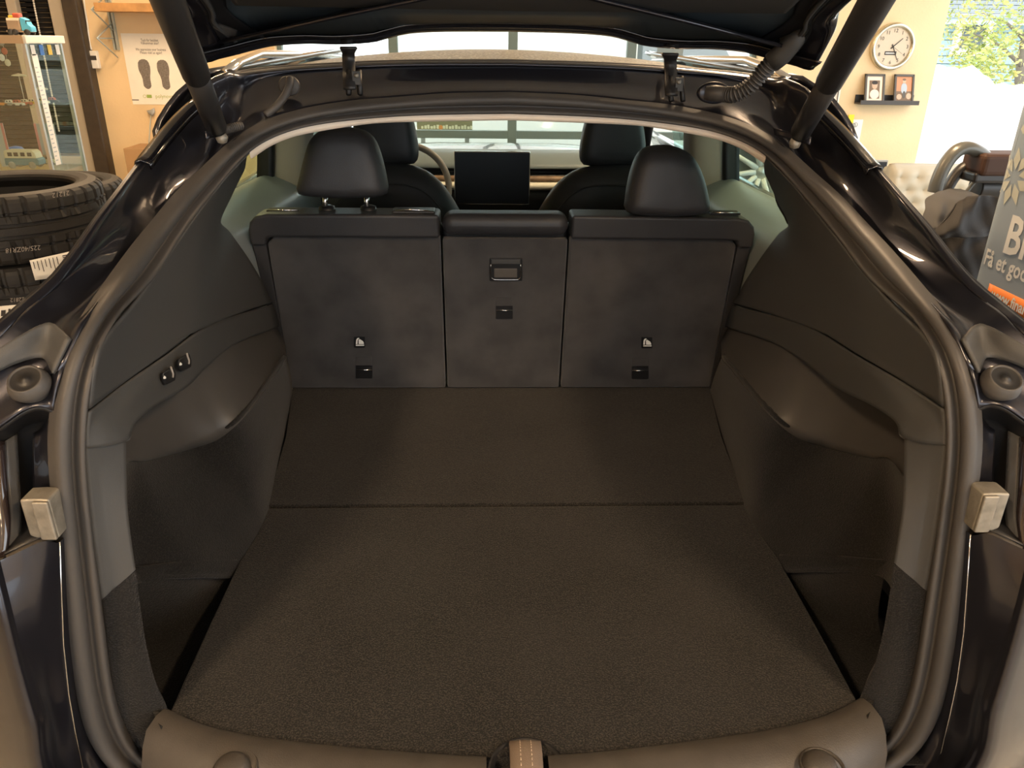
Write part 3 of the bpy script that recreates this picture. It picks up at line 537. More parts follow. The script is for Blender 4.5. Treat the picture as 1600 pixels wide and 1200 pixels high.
for s, (px, t0, t1) in ((1, (545, 74, 140)), (-1, (1049, 84, 150))):
    h = empty('hinge', Y(px, t1, 1.64), car)
    Q = [Y(px-1, t0, 1.655), Y(px-1, t0+14, 1.685), Y(px, t0+34, 1.675), Y(px, t0+50, 1.655), Y(px+1, t1, 1.645)]
    q = samp(Q, 14); hw = [.0105]*14; hw[0] = .016; hw[1] = .013
    MB().grid([[p+Vector((d*w_, e, 0)) for p, w_ in zip(q, hw)] for d, e in ((-1, .008), (-1, 0), (1, 0), (1, .008))], close_u=False).build('hinge_arm', 'strut_black', h, solid=0.004)
    for dx in (-4, 14):
        a, b = Y(px+dx+2, t0+36, 1.672), Y(px+dx+4, t1+8, 1.648); MB().tube([a, b], .0055, 6).build('bracket_rail', 'black_plastic', h)
    MB().cbox(Y(px+12, t0+48, 1.654), (.016, .006, .026)).build('bracket_plate', 'trim_plastic', h, smooth=False, bevel=0.001)
    MB().lathe([(.0003, -.004), (.004, -.004), (.005, 0)], Y(px+12, t0+44, 1.650), 12, axis='Y').build('bolt', 'worn_steel', h)
for s in (1, -1):
    st_ = empty('gas_strut', V(-.53*s, 1.46, .75), car); m_ = lambda p: Vector((p.x*s, p.y, p.z))
    a = Y(337, 196, 1.455); b = Y(262, 0, 1.05); d = (b-a)
    P0, P1, P2 = m_(a), m_(a+d*.50), m_(a+d*1.75)
    MB().tube([P0.lerp(P1, -.02), P0, P1], [.014, .0185, .0185], 20).build('lower_tube', 'strut_black', st_)
    MB().tube([P1.lerp(P2, -.004), P1.lerp(P2, .004), P2], [.0185, .0205, .0205], 20).build('upper_cover', 'strut_black', st_)
    MB().tube([P2, P2+Vector((-.03*s, .0, .07)), P2+Vector((-.05*s, .02, .16))], [.014, .012, .016], 10).build('upper_mount', 'black_plastic', st_)
    MB().tube([P0+Vector((.004*s, .004, -.016)), P0], [.010, .013], 12).build('socket', 'black_plastic', st_)
    MB().lathe([(.0003, -.011), (.008, -.008), (.011, 0), (.008, .008), (.0003, .011)], P0+Vector((.006*s, .006, -.022)), 14).build('ball_joint', 'worn_steel', st_)
    MB().patch([[m_(Y(320, 205, 1.46)), m_(Y(345, 200, 1.49)), m_(Y(378, 192, 1.53))], [m_(Y(322, 218, 1.455)), m_(Y(345, 212, 1.485)), m_(Y(376, 203, 1.525))]], 8, 4).build('mount_plate', 'paint_gutter', st_, solid=0.004)
# coil of cable sheath at the left strut foot
P = samp([Y(350, 203, 1.462), Y(362, 200, 1.478), Y(378, 196, 1.50)], 60); g = MB()
g.tube(P, [.0065+.002*math.sin(i*1.05) for i in range(60)], 10); g.build('cable_sheath', 'rubber', car)
# hose on the left, bellows boot on the right
g = MB(); g.tube(samp([Y(453, 122, 1.635), Y(452, 134, 1.625), Y(445, 150, 1.615), Y(432, 166, 1.60), Y(415, 180, 1.59)], 24), .0075, 12); hs = g.build('washer_hose', 'rubber', car)
def disc(px, py, y, rx, rz, name, m, parent, h=.006):
    c = Y(px, py, y); pr_ = [(1.0, .003), (1.0, -.003), (.85, -h), (.001, -h)]
    MB().grid([[c+Vector((math.cos(2*math.pi*k/28)*rx*r, e, math.sin(2*math.pi*k/28)*rz*r)) for k in range(28)] for r, e in pr_], close_u=True).build(name, m, parent)
disc(452, 134, 1.645, .021, .019, 'grommet', 'rubber', hs)
P = samp([Y(1136, 148, 1.60), Y(1150, 147, 1.585), Y(1170, 136, 1.575), Y(1188, 117, 1.565), Y(1206, 98, 1.55)], 90); g = MB()
g.tube(P, [.0125+.0032*math.sin(i*1.12)+.002*i/90 for i in range(90)], 16); bl = g.build('cable_bellows', 'rubber', car)
MB().tube([P[-1], Y(1222, 84, 1.54), Y(1240, 66, 1.52), Y(1262, 45, 1.50)], [.019, .020, .017, .010], 14).build('bellows_end', 'trim_plastic', bl)
MB().tube([Y(1102, 145, 1.63), Y(1116, 146, 1.625), Y(1138, 148, 1.60)], [.013, .016, .0145], 14).build('bellows_base', 'rubber', bl)
disc(1115, 145, 1.64, .034, .021, 'grommet', 'paint_gutter', bl)
# ---------------------------------------------------- rear seats
def yb(zz): return 1.985-.165*zz
def slab(out, d0, d1):     # outline (x, zz) swept between two offsets from the leaning seat plane
    n = len(out); A = [V(x, yb(z)+d0, z) for x, z in out]; B = [V(x, yb(z)+d1, z) for x, z in out]
    return MB().add(A+B, [tuple(range(n)), tuple(range(2*n-1, n-1, -1))]+[(i, i+n, (i+1) % n+n, (i+1) % n) for i in range(n)])
def seat(name, x0, x1, outer):
    """outer: -1 / 1 for the side that meets the body, 0 for the middle seat"""
    rs = empty(name, V((x0+x1)/2, 1.98, 0), car); i0, i1 = x0+.003, x1-.003
    slab([(i0, .0), (i1, .0), (i1, .47), (i0, .47)], .02, .12).build('seat_shell', 'black_plastic', rs, smooth=False, bevel=0.01)
    if outer == -1: top = [(x0, .43), (x0, .47), (x0+.006, .497), (x0+.022, .513), (x0+.05, .519), (i1, .519), (i1, .452), (x0+.05, .452), (x0+.04, .447), (x0+.036, .43)]
    elif outer == 1: top = [(i0, .519), (x1-.05, .515), (x1-.022, .509), (x1-.006, .493), (x1, .466), (x1, .43), (x1-.036, .43), (x1-.04, .445), (x1-.05, .450), (i0, .452)]
    else: top = [(i0, .519), (i1, .519), (i1, .456), (i0, .456)]
    slab([(x_, z_-.007 if z_ > .47 else z_) for x_, z_ in top], -.020, .072).build('top_roll', 'leather', rs, bevel=0.030, seg=7)
    p0, p1 = (x0+.036 if outer == -1 else i0), (x1-.036 if outer == 1 else i1); zt = .452 if outer else .448
    q0, q1 = (x0+.034 if outer == -1 else i0-.0), (x1-.034 if outer == 1 else i1)
    pan = [(q0, .004), (q1, .004), (p1, zt-.02), (p1-(.02 if outer == 1 else 0), zt), (p0+(.02 if outer == -1 else 0), zt), (p0, zt-.02)]
    slab(pan, -.002, .03).build('back_panel', 'back_carpet', rs, bevel=0.006, seg=3)
    if outer:
        e = x0 if outer == -1 else x1; s = -outer
        slab([(e+.032*s, .0), (e+.030*s, .02), (e+.022*s, .1), (e+.010*s, .25), (e, .44), (e+.034*s, .44), (e+.036*s, .25), (e+.036*s, .0)], -.006, .11).build('side_bolster', 'leather', rs, bevel=0.012, seg=4)
    return rs
sl = seat('rear_seat', -.630, -.1600, -1); sc = seat('rear_seat', -.1600, .1610, 0); sr = seat('rear_seat', .1610, .626, 1)
sl['label'] = 'outer rear seat back below the raised headrest'; sc['label'] = 'narrow middle rear seat back with a release handle'; sr['label'] = 'outer rear seat back below the lowered headrest'
def headrest(pts, y, parent, posts, lift):
    P = [Y(px, py, y) for px, py in pts]; P = arc(P+[P[0]], 49)[:-1]
    c = sum(P, Vector())/len(P); P = [p+Vector((0, (p.z-c.z)*.08, 0)) for p in P]
    h = MB().puffy(P, (0, 1, 0), .055, .30, 10).build('headrest', 'leather', parent)
    if posts:
        for px in posts:
            a = Y(px, 300, y+.01); b = Y(px, 330, y+.01); MB().tube([a, b], .0065, 12).build('post', 'chrome', parent)
            q = Y(px, 323, y+.01); MB().lathe([(.0003, .006), (.012, .006), (.019, .003), (.021, -.006)], q+Vector((.004, 0, -.002)), 20).build('post_guide', 'black_plastic', parent)
        MB().puffy([p*.97+c*.03 for p in P], (0, 1, 0), .001, .3, 2) and None
    return h
headrest([(465, 293), (468, 301), (478, 304), (510, 307), (540, 308), (575, 307), (600, 304), (607, 298), (606, 285), (600, 258), (592, 232), (582, 214), (565, 203), (540, 199), (515, 200), (497, 206), (484, 220), (476, 245), (469, 275)], 1.935, sl, (508, 573), True)
headrest([(975, 322), (979, 330), (995, 334), (1040, 337), (1085, 334), (1102, 331), (1107, 322), (1104, 300), (1098, 275), (1088, 252), (1075, 238), (1055, 229), (1035, 227), (1012, 230), (998, 240), (988, 260), (980, 290)], 1.925, sr, (), False)
def top_button(p0, p1, parent):
    a, b = Y(p0, 324, 1.915), Y(p1, 324, 1.915); c = (a+b)/2; L = (b.x-a.x); t = MB().cbox((c.x, 1.938, FZ+.5105), (L, .035, .006)).build('release_bezel', 'black_plastic', parent, smooth=False, bevel=0.002)
    MB().tube([(a.x+.004, 1.921, FZ+.514), (b.x-.004, 1.921, FZ+.514)], .0018, 8).build('bright_edge', 'chrome', t)
top_button(414, 466, sl); top_button(1113, 1160, sr)
a, b = Y(612, 326, 1.905), Y(679, 329, 1.905); gd = MB().cbox(((a.x+b.x)/2, 1.93, FZ+.510), (b.x-a.x, .05, .014)).build('belt_guide', 'black_plastic', sl, smooth=False, bevel=0.004)
MB().tube([(a.x+.01, 1.907, FZ+.518), ((a.x+b.x)/2, 1.905, FZ+.520), (b.x-.012, 1.907, FZ+.517)], .002, 8).build('bright_edge', 'chrome', gd)
def onback(px, py, off=0.0):   # point on the rear face of the seat backs
    d = _ray(px, py); y0 = 1.985+.165*FZ-.002+off; t = (y0-CAM.y-.165*CAM.z)/(d.y+.165*d.z); return CAM+d*t
def plate(px0, py0, px1, py1, off, th):
    c = [onback(px0, py0, off), onback(px1, py0, off), onback(px1, py1, off), onback(px0, py1, off)]; return MB().prism(c, (0, -th, -th*.16))
def anchor(cx, cy, parent):
    t = plate(cx-13, cy-21, cx+12, cy+14, 0.0, .0015).build('tether_flap', 'back_carpet', parent, smooth=False, bevel=0.0007)
    plate(cx-13, cy-7, cx+13, cy+13, -.002, .001).build('anchor_recess', 'black_plastic', parent, smooth=False)
    MB().tube([onback(cx-12.5, cy, -.006), onback(cx+12.5, cy, -.006)], .0017, 10).build('anchor_bar', 'chrome', parent)
anchor(569, 578, sl); anchor(788, 485, sc); anchor(1000, 579, sr)
def isofix(cx, cy, parent):
    t = plate(cx-9, cy-8, cx+8, cy+9, 0, .001).build('tether_badge', 'black_plastic', parent, smooth=False)
    def poly(P): return MB().prism([onback(cx+x, cy+y, -.0012) for x, y in P], (0, -.0006, 0)).build('badge_mark', 'white_print', t, smooth=False)
    poly([(-6, 3.5), (-5.4, -3), (-4, -5.4), (-2.2, -6.2), (0, -5.6), (-1.8, -4.4), (-3.2, -2.2), (-3.4, 3.5)])
    poly([(-1.6, 3.5), (-1.8, -3), (0.2, -4.2), (4.8, -1.2), (6.2, 1), (6.6, 3.5)])
    poly([(-6, 4.6), (7, 4.6), (7, 6.2), (-6, 6.2)])
isofix(562, 534, sl); isofix(1011, 535, sr)
hb = plate(765, 403, 816, 438, 0, .004).build('handle_bezel', 'black_plastic', sc, smooth=False, bevel=0.002)
plate(768, 405, 813, 412, -.004, .004).build('handle_lip', 'trim_plastic', hb, smooth=False, bevel=0.0015)
plate(772, 419, 808, 433, -.003, .0035).build('release_handle', 'handle_grey', hb, smooth=False, bevel=0.0015)
lo = [onback(*p, -.0065) for p in ((767, 413), (767, 431), (770, 435.5), (776, 437), (806, 437), (811, 435.5), (813.5, 431), (813.5, 413))]
MB().tube(samp(lo, 40), .0012, 8).build('handle_edge', 'bright_trim', hb)
# trim buttons on the left boot wall
for cx, cy, lab in ((260, 587, 0), (285, 566, 1)):
    xw = -.5415
    def bp_(dx, dy, ex=0.0): return X(cx+dx, cy+dy, xw+ex)
    sw = MB().prism([bp_(-10, -4), bp_(6, -14), bp_(10, -3), bp_(9, 8), bp_(-6, 15), bp_(-10, 6)], (.006, -.0015, .001)).build('seat_switch', 'black_plastic', car, smooth=False, bevel=0.002)
    MB().tube([bp_(6.5, -14, .007), bp_(10.5, -3, .007), bp_(10, 3, .007)], .0016, 8).build('switch_rim', 'wheel_rim_grey', sw)
    MB().prism([bp_(-5, 3, .0068), bp_(-3.5, 0, .0068), bp_(-1, 2.5, .0068), bp_(-1.5, 4.8, .0068), bp_(-4.5, 5, .0068)], (.0006, 0, 0)).build('switch_mark', 'white_print', sw, smooth=False)
# ---------------------------------------------------- cabin ahead of the rear seats
for s in (1, -1):
    fs = empty('front_seat', V(-.405*s, 2.85, 0), car); m_ = lambda p: Vector((p.x*-s, p.y, p.z))
    pts = [(842, 328), (858, 302), (876, 281), (898, 266), (925, 259), (960, 256), (1000, 258), (1035, 266), (1060, 285), (1078, 310), (1088, 340)]
    P = [Y(px, py, 2.82) for px, py in pts]; P += [V(P[-1].x+.01, 2.86, .1), V(P[-1].x-.02, 2.9, -.1), V(P[0].x+.02, 2.9, -.1), V(P[0].x-.01, 2.86, .1)]
    P = [m_(p) for p in arc(P+[P[0]], 73)[:-1]]
    MB().puffy(P, (0, 1, 0), .085, .32, 10).build('seat_back', 'leather', fs)
    q = [Y(px, py, 2.725) for px, py in ((872, 328), (892, 306), (918, 293), (950, 290), (985, 292), (1015, 303), (1040, 330))]
    MB().tube([m_(p) for p in samp(q, 30)], .003, 6).build('seat_seam', 'leather', fs)
    hp = [(907, 252), (905, 240), (908, 215), (914, 190), (925, 172), (950, 164), (975, 165), (995, 174), (1004, 195), (1008, 225), (1006, 248), (1000, 257), (955, 260), (915, 258)]
    P = [Y(px, py, 2.86) for px, py in hp]; P = [m_(p) for p in arc(P+[P[0]], 49)[:-1]]
    MB().puffy(P, (0, 1, 0), .06, .28, 9).build('headrest', 'leather', fs)
for s in (0, 1):
    mrr = bool(s)
    pl = MB(); pl.patch([[V(-.715, 2.60, .82), V(-.728, 2.60, .6), V(-.755, 2.60, .45), V(-.76, 2.6, .2)], [V(-.69, 2.585, .82), V(-.70, 2.585, .6), V(-.715, 2.585, .45), V(-.72, 2.585, .2)], [V(-.628, 2.61, .82), V(-.638, 2.61, .6), V(-.652, 2.61, .47), V(-.655, 2.61, .2)], [V(-.62, 2.72, .82), V(-.63, 2.72, .6), V(-.645, 2.72, .47), V(-.65, 2.72, .2)]], 20, 12)
    pl.build('centre_pillar', 'pillar_trim', car, mirror=mrr, solid=0.006)
    MB().patch([[V(-.765, 2.58, .80), V(-.775, 2.58, .6), V(-.795, 2.58, .45)], [V(-.712, 2.575, .80), V(-.724, 2.575, .6), V(-.742, 2.575, .455)]], 8, 4).build('door_frame', 'black_plastic', car, mirror=mrr, solid=0.02)
    dp = MB(); ys = (1.72, 2.1, 2.6, 3.1, 3.6)
    dp.patch([[V(-.80, y, .50-.01*i) for i, y in enumerate(ys)], [V(-.755, y, .515-.012*i) for i, y in enumerate(ys)], [V(-.68, y, .485-.012*i) for i, y in enumerate(ys)], [V(-.635, y, .43-.01*i) for i, y in enumerate(ys)], [V(-.625, y, .2) for i, y in enumerate(ys)]], 20, 16)
    dp.build('door_panel', 'door_trim', car, mirror=mrr, solid=0.006)
    MB().patch([[V(-.66, y, .745) for y in (1.56, 2.2, 2.9, 3.4)], [V(-.75, y, .62) for y in (1.6, 2.2, 2.9, 3.5)], [V(-.81, y, .47) for y in (1.62, 2.2, 2.9, 3.6)]], 14, 8).build('side_window', 'tint_glass', car, mirror=mrr, solid=0.004)
    MB().patch([[Y(384, 236, 1.535), X(360, 300, -.64), X(342, 345, -.66)], [V(-.66, 1.56, .74), V(-.72, 1.62, .62), V(-.80, 1.66, .48)]], 10, 5).build('quarter_pillar', 'black_plastic', car, mirror=mrr, solid=0.01)
    MB().tube(samp([V(-.66, 3.25, .80), V(-.70, 3.7, .60), V(-.76, 4.1, .38)], 12), .035, 10).build('front_pillar', 'black_plastic', car, mirror=mrr)
MB().patch([[V(-.58, 3.28, .80), V(0, 3.22, .845), V(.58, 3.28, .80)], [V(-.66, 3.75, .58), V(0, 3.70, .62), V(.66, 3.75, .58)], [V(-.72, 4.12, .385), V(0, 4.15, .41), V(.72, 4.12, .385)]], 20, 12).build('windscreen', 'clear_glass', car, solid=0.004)
ds = empty('dashboard', V(0, 3.8, 0), car)
def dband(name, m, P, sol=.004):
    MB().grid([[V(x, y+.06*x*x*(1 if y < 3.9 else 0), z) for x in [(-.68+1.36*i/20) for i in range(21)]] for y, z in P]).build(name, m, ds, solid=sol)
dband('dash_top', 'dash_grey', [(4.14, .375), (4.0, .405), (3.85, .405), (3.74, .372), (3.71, .355)])
dband('vent_slot', 'black_plastic', [(3.712, .354), (3.75, .345), (3.75, .325), (3.705, .322)])
dband('wood_strip', 'wood', [(3.704, .321), (3.695, .312), (3.69, .300), (3.695, .297)])
dband('dash_pad', 'dash_cream', [(3.694, .296), (3.67, .285), (3.665, .27), (3.68, .262)])
dband('lower_dash', 'black_plastic', [(3.69, .261), (3.70, .2), (3.72, .0), (3.74, -.2)])
a, b, c_ = Y(709, 236, 3.40), Y(829, 237, 3.40), Y(710, 319, 3.40)
sc_ = MB().box((a.x, 3.395, c_.z), (b.x, 3.415, a.z)).build('display', 'chrome', car, smooth=False, bevel=0.006)
MB().box((a.x+.003, 3.391, c_.z+.003), (b.x-.003, 3.396, a.z-.003)).build('display_glass', 'screen', sc_, smooth=False, bevel=0.005)
sw = empty('steering_wheel', V(-.385, 3.35, .33), car); cc = V(-.385, 3.35, .325)
rw = [cc+Vector((.178*math.cos(t), .178*math.sin(t)*.35, .178*math.sin(t)*.94)) for t in [2*math.pi*k/48 for k in range(49)]]
MB().tube(rw, .014, 12, cap=False).build('rim', 'wheel_rim_grey', sw)
MB().puffy([cc+Vector((.06*math.cos(t), .03, .05*math.sin(t))) for t in [2*math.pi*k/24 for k in range(24)]], (0, 1, 0), .02, .4, 4).build('hub', 'black_plastic', sw)
for t in (0, math.pi, 1.5*math.pi): MB().tube([cc+Vector((.05*math.cos(t), .02, .05*math.sin(t))), cc+Vector((.17*math.cos(t), .06*math.sin(t), .16*math.sin(t)))], .012, 8).build('spoke', 'black_plastic', sw)
MB().box(V(-.14, 2.7, -.2), V(.14, 3.66, .06)).build('console', 'black_plastic', car, smooth=False, bevel=0.03)
MB().box(V(-.62, 2.03, -.15), V(.62, 2.5, -.05)).build('rear_bench', 'leather', car, smooth=False, bevel=0.04)
MB().box(V(-.80, 2.0, -.5), V(.80, 4.2, -.42)).build('cabin_floor', 'lamp_pocket', car, smooth=False)
MB().box(V(-.80, 4.16, -.45), V(.80, 4.2, .33)).build('bulkhead', 'lamp_pocket', car, smooth=False)
for sx in (-1, 1):
    for y in (1.72, 4.62):
        wl = empty('road_wheel', (.80*sx, y, 0), car); c = Vector((.80*sx, y, .355))
        MB().lathe([(.24, -.10), (.32, -.115), (.352, -.09), (.355, 0), (.352, .09), (.32, .115), (.24, .10)], c, 40, axis='X').build('road_tyre', 'tyre', wl)
        MB().lathe([(.24, -.08), (.235, .07*sx), (.06, .05*sx), (.001, .06*sx)], c, 30, axis='X').build('alloy_rim', 'alu', wl)
# ================================================================== THINGS IN THE GARAGE, LEFT OF THE CAR
def cyl_hit(px, py, cx, cy, r):
    d = _ray(px, py); ox, oy = CAM.x-cx, CAM.y-cy; A = d.x*d.x+d.y*d.y; B = 2*(ox*d.x+oy*d.y); C = ox*ox+oy*oy-r*r
    q = B*B-4*A*C
    return CAM+d*((-B-math.sqrt(max(q, 0)))/(2*A))
TW = .228
def tyre_mesh(seg=288):
    half = [(.262, .0), (.262, .055), (.232, .082), (.228, .094), (.234, .103), (.246, .108), (.272, .1135), (.298, .108), (.309, .100), (.3155, .088), (.3165, .075), (.3170, .060), (.3105, .058), (.3105, .050), (.3172, .048), (.3176, .026), (.3105, .024), (.3105, .014), (.3178, .012)]
    pr_ = [(r, h) for r, h in half]+[(.3178, 0)]+[(r, -h) for r, h in reversed(half)]
    sh = {j for j, (r, h) in enumerate(pr_) if r > .308 and .047 < abs(h) < .102}; md = {j for j, (r, h) in enumerate(pr_) if r > .316 and .02 < abs(h) < .05}
    def mod(j, k, r):
        if j in sh and k % 8 in (0, 1): return r-.008
        if j in md and (k+3) % 12 == 0: return r-.005
        return r
    return MB().lathe(pr_, (0, 0, TW/2), seg, mod=mod)
T1 = Vector((Y(151, 330, 2.75).x-.305, 2.75, 0)); T2 = Vector((Y(186, 312, 3.45).x-.31, 3.45, 0))
labs1 = ['lowest black tyre of the stack in front of the glass cabinet', 'second tyre from the floor in the stack in front of the cabinet', 'black tyre with a printed paper sticker near the stack foot', 'black tyre with a torn white barcode sticker on its tread', 'topmost black tyre of the stack in front of the glass cabinet']
labs2 = ['lowest tyre of the rear stack beside the dark post', 'second tyre from the floor in the rear stack beside the post', 'third tyre from the floor in the rear stack beside the post', 'topmost tyre of the rear stack beside the dark post']
proto = None; S1 = []
for k in range(5):
    loc = T1+Vector((random.uniform(-.006, .006), random.uniform(-.006, .006), k*TW))
    if proto is None:
        proto = tyre_mesh().build('rubber_tyre', 'tyre', None, smooth=False); proto.location = loc; ORG[proto] = loc; t = proto
    else:
        t = proto.copy(); COL.objects.link(t); t.location = loc; ORG[t] = loc.copy()
    t.rotation_euler.z = k*.7; ORG[t] = loc.copy(); tag(t, labs1[k], 'tyre', 'tyres stacked in front of the cabinet'); S1.append(t)
for k in range(4):
    t = proto.copy(); COL.objects.link(t); t.location = T2+Vector((random.uniform(-.006, .006), 0, k*TW*1.13)); t.rotation_euler.z = k*.9+.3; t.scale = (.98, .98, 1.13)
    tag(t, labs2[k], 'tyre', 'tyres in the rear stack')
def on_tyre(px, py, r=.3195): return cyl_hit(px, py, T1.x, T1.y, r)
def stick(name, m, quad, tyre, r=.3215, sol=.0008):
    a, b, c, d = [Vector((*q, 0)) for q in quad]; rows = []
    for j in range(5):
        l, rr_ = a.lerp(d, j/4), b.lerp(c, j/4); rows.append([on_tyre(*(l.lerp(rr_, i/10)).xy, r) for i in range(11)])
    rz = tyre.rotation_euler.z; tyre.rotation_euler.z = 0
    o = MB().grid(rows).build(name, m, None, solid=sol); world = ORG[o]
    tyre.rotation_euler.z = rz; q = Matrix.Rotation(-rz, 4, 'Z'); o.parent = tyre; o.location = q@(world-ORG[tyre]); o.rotation_euler.z = -rz; return o
def tyre_part(o, tyre):
    rz = tyre.rotation_euler.z; q = Matrix.Rotation(-rz, 4, 'Z'); o.parent = tyre; o.location = q@(ORG[o]-ORG[tyre]); o.rotation_euler.z = -rz
lb = stick('paper_sticker', 'paper', ((46, 407), (118, 391), (126, 428), (55, 438)), S1[3])
def quadmap(quad, r):
    a, b, c, d = [Vector((*q, 0)) for q in quad]
    return lambda u, v: on_tyre(*((a.lerp(b, u)).lerp(d.lerp(c, u), v)).xy, r)
qm = quadmap(((46, 407), (118, 391), (126, 428), (55, 438)), .3232)
g = MB()
for k in range(9): g.prism([qm(.70, .10+k*.075), qm(.80+.02*(k % 3), .10+k*.075), qm(.80+.02*(k % 3), .14+k*.075), qm(.70, .14+k*.075)], (.0003, -.0003, 0))
for k in range(7): g.prism([qm(.06+.085*k, .1), qm(.075+.085*k, .1), qm(.075+.085*k, .45+.1*(k % 3)), qm(.06+.085*k, .45+.1*(k % 3))], (.0003, -.0003, 0))
tyre_part(g.build('sticker_print', 'ink', None, smooth=False), S1[3])
q2 = ((-20, 480), (52, 474), (50, 515), (-20, 528)); stick('paper_sticker', 'paper', q2, S1[2]); qm = quadmap(q2, .3232); g = MB()
for u, v, w_, h_ in ((.30, .15, .1, .2), (.46, .12, .05, .12), (.62, .2, .06, .15), (.72, .12, .05, .3), (.35, .5, .03, .1), (.45, .55, .18, .15)): g.prism([qm(u, v), qm(u+w_, v), qm(u+w_, v+h_), qm(u, v+h_)], (.0003, -.0003, 0))
tyre_part(g.build('sticker_print', 'ink', None, smooth=False), S1[2])
for body, cx, cy, sz, sl_, ty in (('21212', 95, 303, 11, -.16, S1[4]), ('225/40ZR18', 36, 389, 11, -.10, S1[3]), ('22812', 27, 468, 9, -.08, S1[2])):
    t = text('tread_marking', body, sz, 'tyre_ink', None, (0, 0, 0), (1, 0, 0), (0, 0, 1), bend=lambda x, y: on_tyre(cx-x, cy+y-x*sl_*1.0, .3205)); tyre_part(t, ty)
# ---- glass display cabinet
CX = Y(36, 58, 3.9).x; CY0, CY1, CXL = 3.90, X(95, 60, CX).y, CX-1.0; CZ = 1.60
cab = tag(empty('display_cabinet', ((CX+CXL)/2, (CY0+CY1)/2, 0)), 'tall glass display cabinet with cream top edge behind the tyre stack', 'cabinet')
MB().box((CXL, CY0-.005, CZ-.035), (CX+.012, CY1+.012, CZ)).build('top_board', 'cabinet_cream', cab, smooth=False, bevel=.003)
MB().box((CXL, CY0-.009, CZ-.035), (CX-.0, CY0-.005, CZ)).build('edge_strip', 'cabinet_tan', cab, smooth=False)
MB().box((CXL, CY0, 0), (CX, CY1, .45)).build('base_unit', 'cabinet_cream', cab, smooth=False, bevel=.004)
for x in (CX-.008, CXL+.008):
    for y in (CY0+.008, CY1-.008): MB().box((x-.008, y-.008, .45), (x+.008, y+.008, CZ-.035)).build('corner_post', 'alu', cab, smooth=False)
MB().box((CX-.003, CY0+.016, .45), (CX, CY1-.016, CZ-.035)).build('side_pane', 'cabinet_glass', cab, smooth=False)
MB().box((CXL+.016, CY0, .45), (CX-.016, CY0+.004, CZ-.035)).build('front_pane', 'cabinet_glass', cab, smooth=False)
MB().box((CX-.27, CY0-.004, .45), (CX-.255, CY0+.006, CZ-.035)).build('door_edge', 'alu', cab, smooth=False)
SZ = [Y(60, 164, 4.05).z, Y(60, 263, 4.05).z]
for z in SZ: MB().box((CXL+.01, CY0+.02, z-.006), (CX-.01, CY1-.02, z)).build('glass_shelf', 'cabinet_glass', cab, smooth=False)
g = MB(); zz0, zz1 = 1.52, 1.02; g.box((CX+.001, CY0+.035, zz1), (CX+.002, CY0+.085, zz0)); st_ = g.build('label_strip', 'white_print', cab, smooth=False)
g = MB()
for k in range(22): g.box((CX+.002, CY0+.042, zz0-.06-k*.02), (CX+.0026, CY0+.060+.004*(k % 4), zz0-.055-k*.02))
g.build('strip_print', 'photo_blue', st_, smooth=False)
for k, m in enumerate(('white_print', 'toy_blue', 'toy_yellow', 'white_print')):
    y = CY0+.04+k*.075; MB().box((CX+.001, y, CZ-.085), (CX+.002, y+.035, CZ-.04)).build('price_tag', m, cab, smooth=False)
def toy_car(name, c, L, m_body, m_roof, lab, group=None, van=False, rz=0.0, cat='toy car'):
    """small model vehicle standing at c, nose along +x"""
    c = Vector(c); t = tag(empty(name, c), lab, cat, group); H = L*(.46 if van else .34); Wd = L*.42; r = L*.11
    P = [(-.5, .12), (.5, .12), (.5, .26), (.46, .34), (.2, .38), (-.45, .38), (-.5, .30)] if not van else [(-.5, .12), (.5, .12), (.51, .30), (.46, .34), (-.49, .34)]
    R = [(-.42, .38), (-.34, .62), (.05, .64), (.22, .38)] if not van else [(-.49, .34), (-.48, .56), (-.44, .60), (.36, .60), (.43, .52), (.46, .34)]
    def pr_(Q, w_): return MB().prism([c+Vector((x*L, -w_/2, z*L*.9)) for x, z in Q], (0, w_, 0))
    pr_(P, Wd).build('body', m_body, t, smooth=False, bevel=L*.02); rf = pr_(R, Wd*.9).build('roof', m_roof, t, smooth=False, bevel=L*.02)
    for x in ((-.38, -.2, 0.0, .2) if van else (-.28, -.02)): MB().cbox(c+Vector(((x+.07)*L, -Wd*.45, (.47 if van else .5)*L*.9)), (L*.13, .001, L*.11)).build('window', 'toy_black', rf, smooth=False)
    for x in (-.3, .3):
        for s in (-1, 1): MB().lathe([(.0003, -.02*L), (r*.5, -.02*L), (r, -.015*L), (r, .015*L), (.0003, .02*L)], c+Vector((x*L, s*Wd*.48, r)), 14, axis='Y').build('wheel', 'toy_grey' if van else 'toy_black', t)
    return t
z2 = SZ[1]; a = Y(42, 262, 4.06)
toy_car('camper_van', (a.x, 4.06, z2), .165, 'toy_teal', 'toy_cream', 'teal and cream model camper van on the lower cabinet shelf', van=True, cat='toy van')
a = Y(93, 258, 4.19); toy_car('model_car', (a.x-.04, 4.17, z2), .085, 'toy_cream', 'toy_brown', 'cream model car on the lower cabinet shelf by the back corner')
cp = tag(empty('cap', (Y(26, 240, 4.165).x, 4.165, z2)), 'bright blue cap behind the model camper van', 'cap'); c = ORG[cp]
MB().lathe([(.050, .0), (.051, .04), (.045, .07), (.03, .088), (.004, .094)], c, 24).build('crown', 'toy_blue', cp)
MB().puffy([c+Vector((.045+.04*math.cos(t), .04*math.sin(t), .006)) for t in [2*math.pi*k/20 for k in range(20)]], (0, 0, 1), .004, .5, 3).build('peak', 'toy_black', cp)
MB().cbox(c+Vector((.02, -.046, .045)), (.03, .006, .022)).build('emblem', 'white_print', cp, smooth=False)
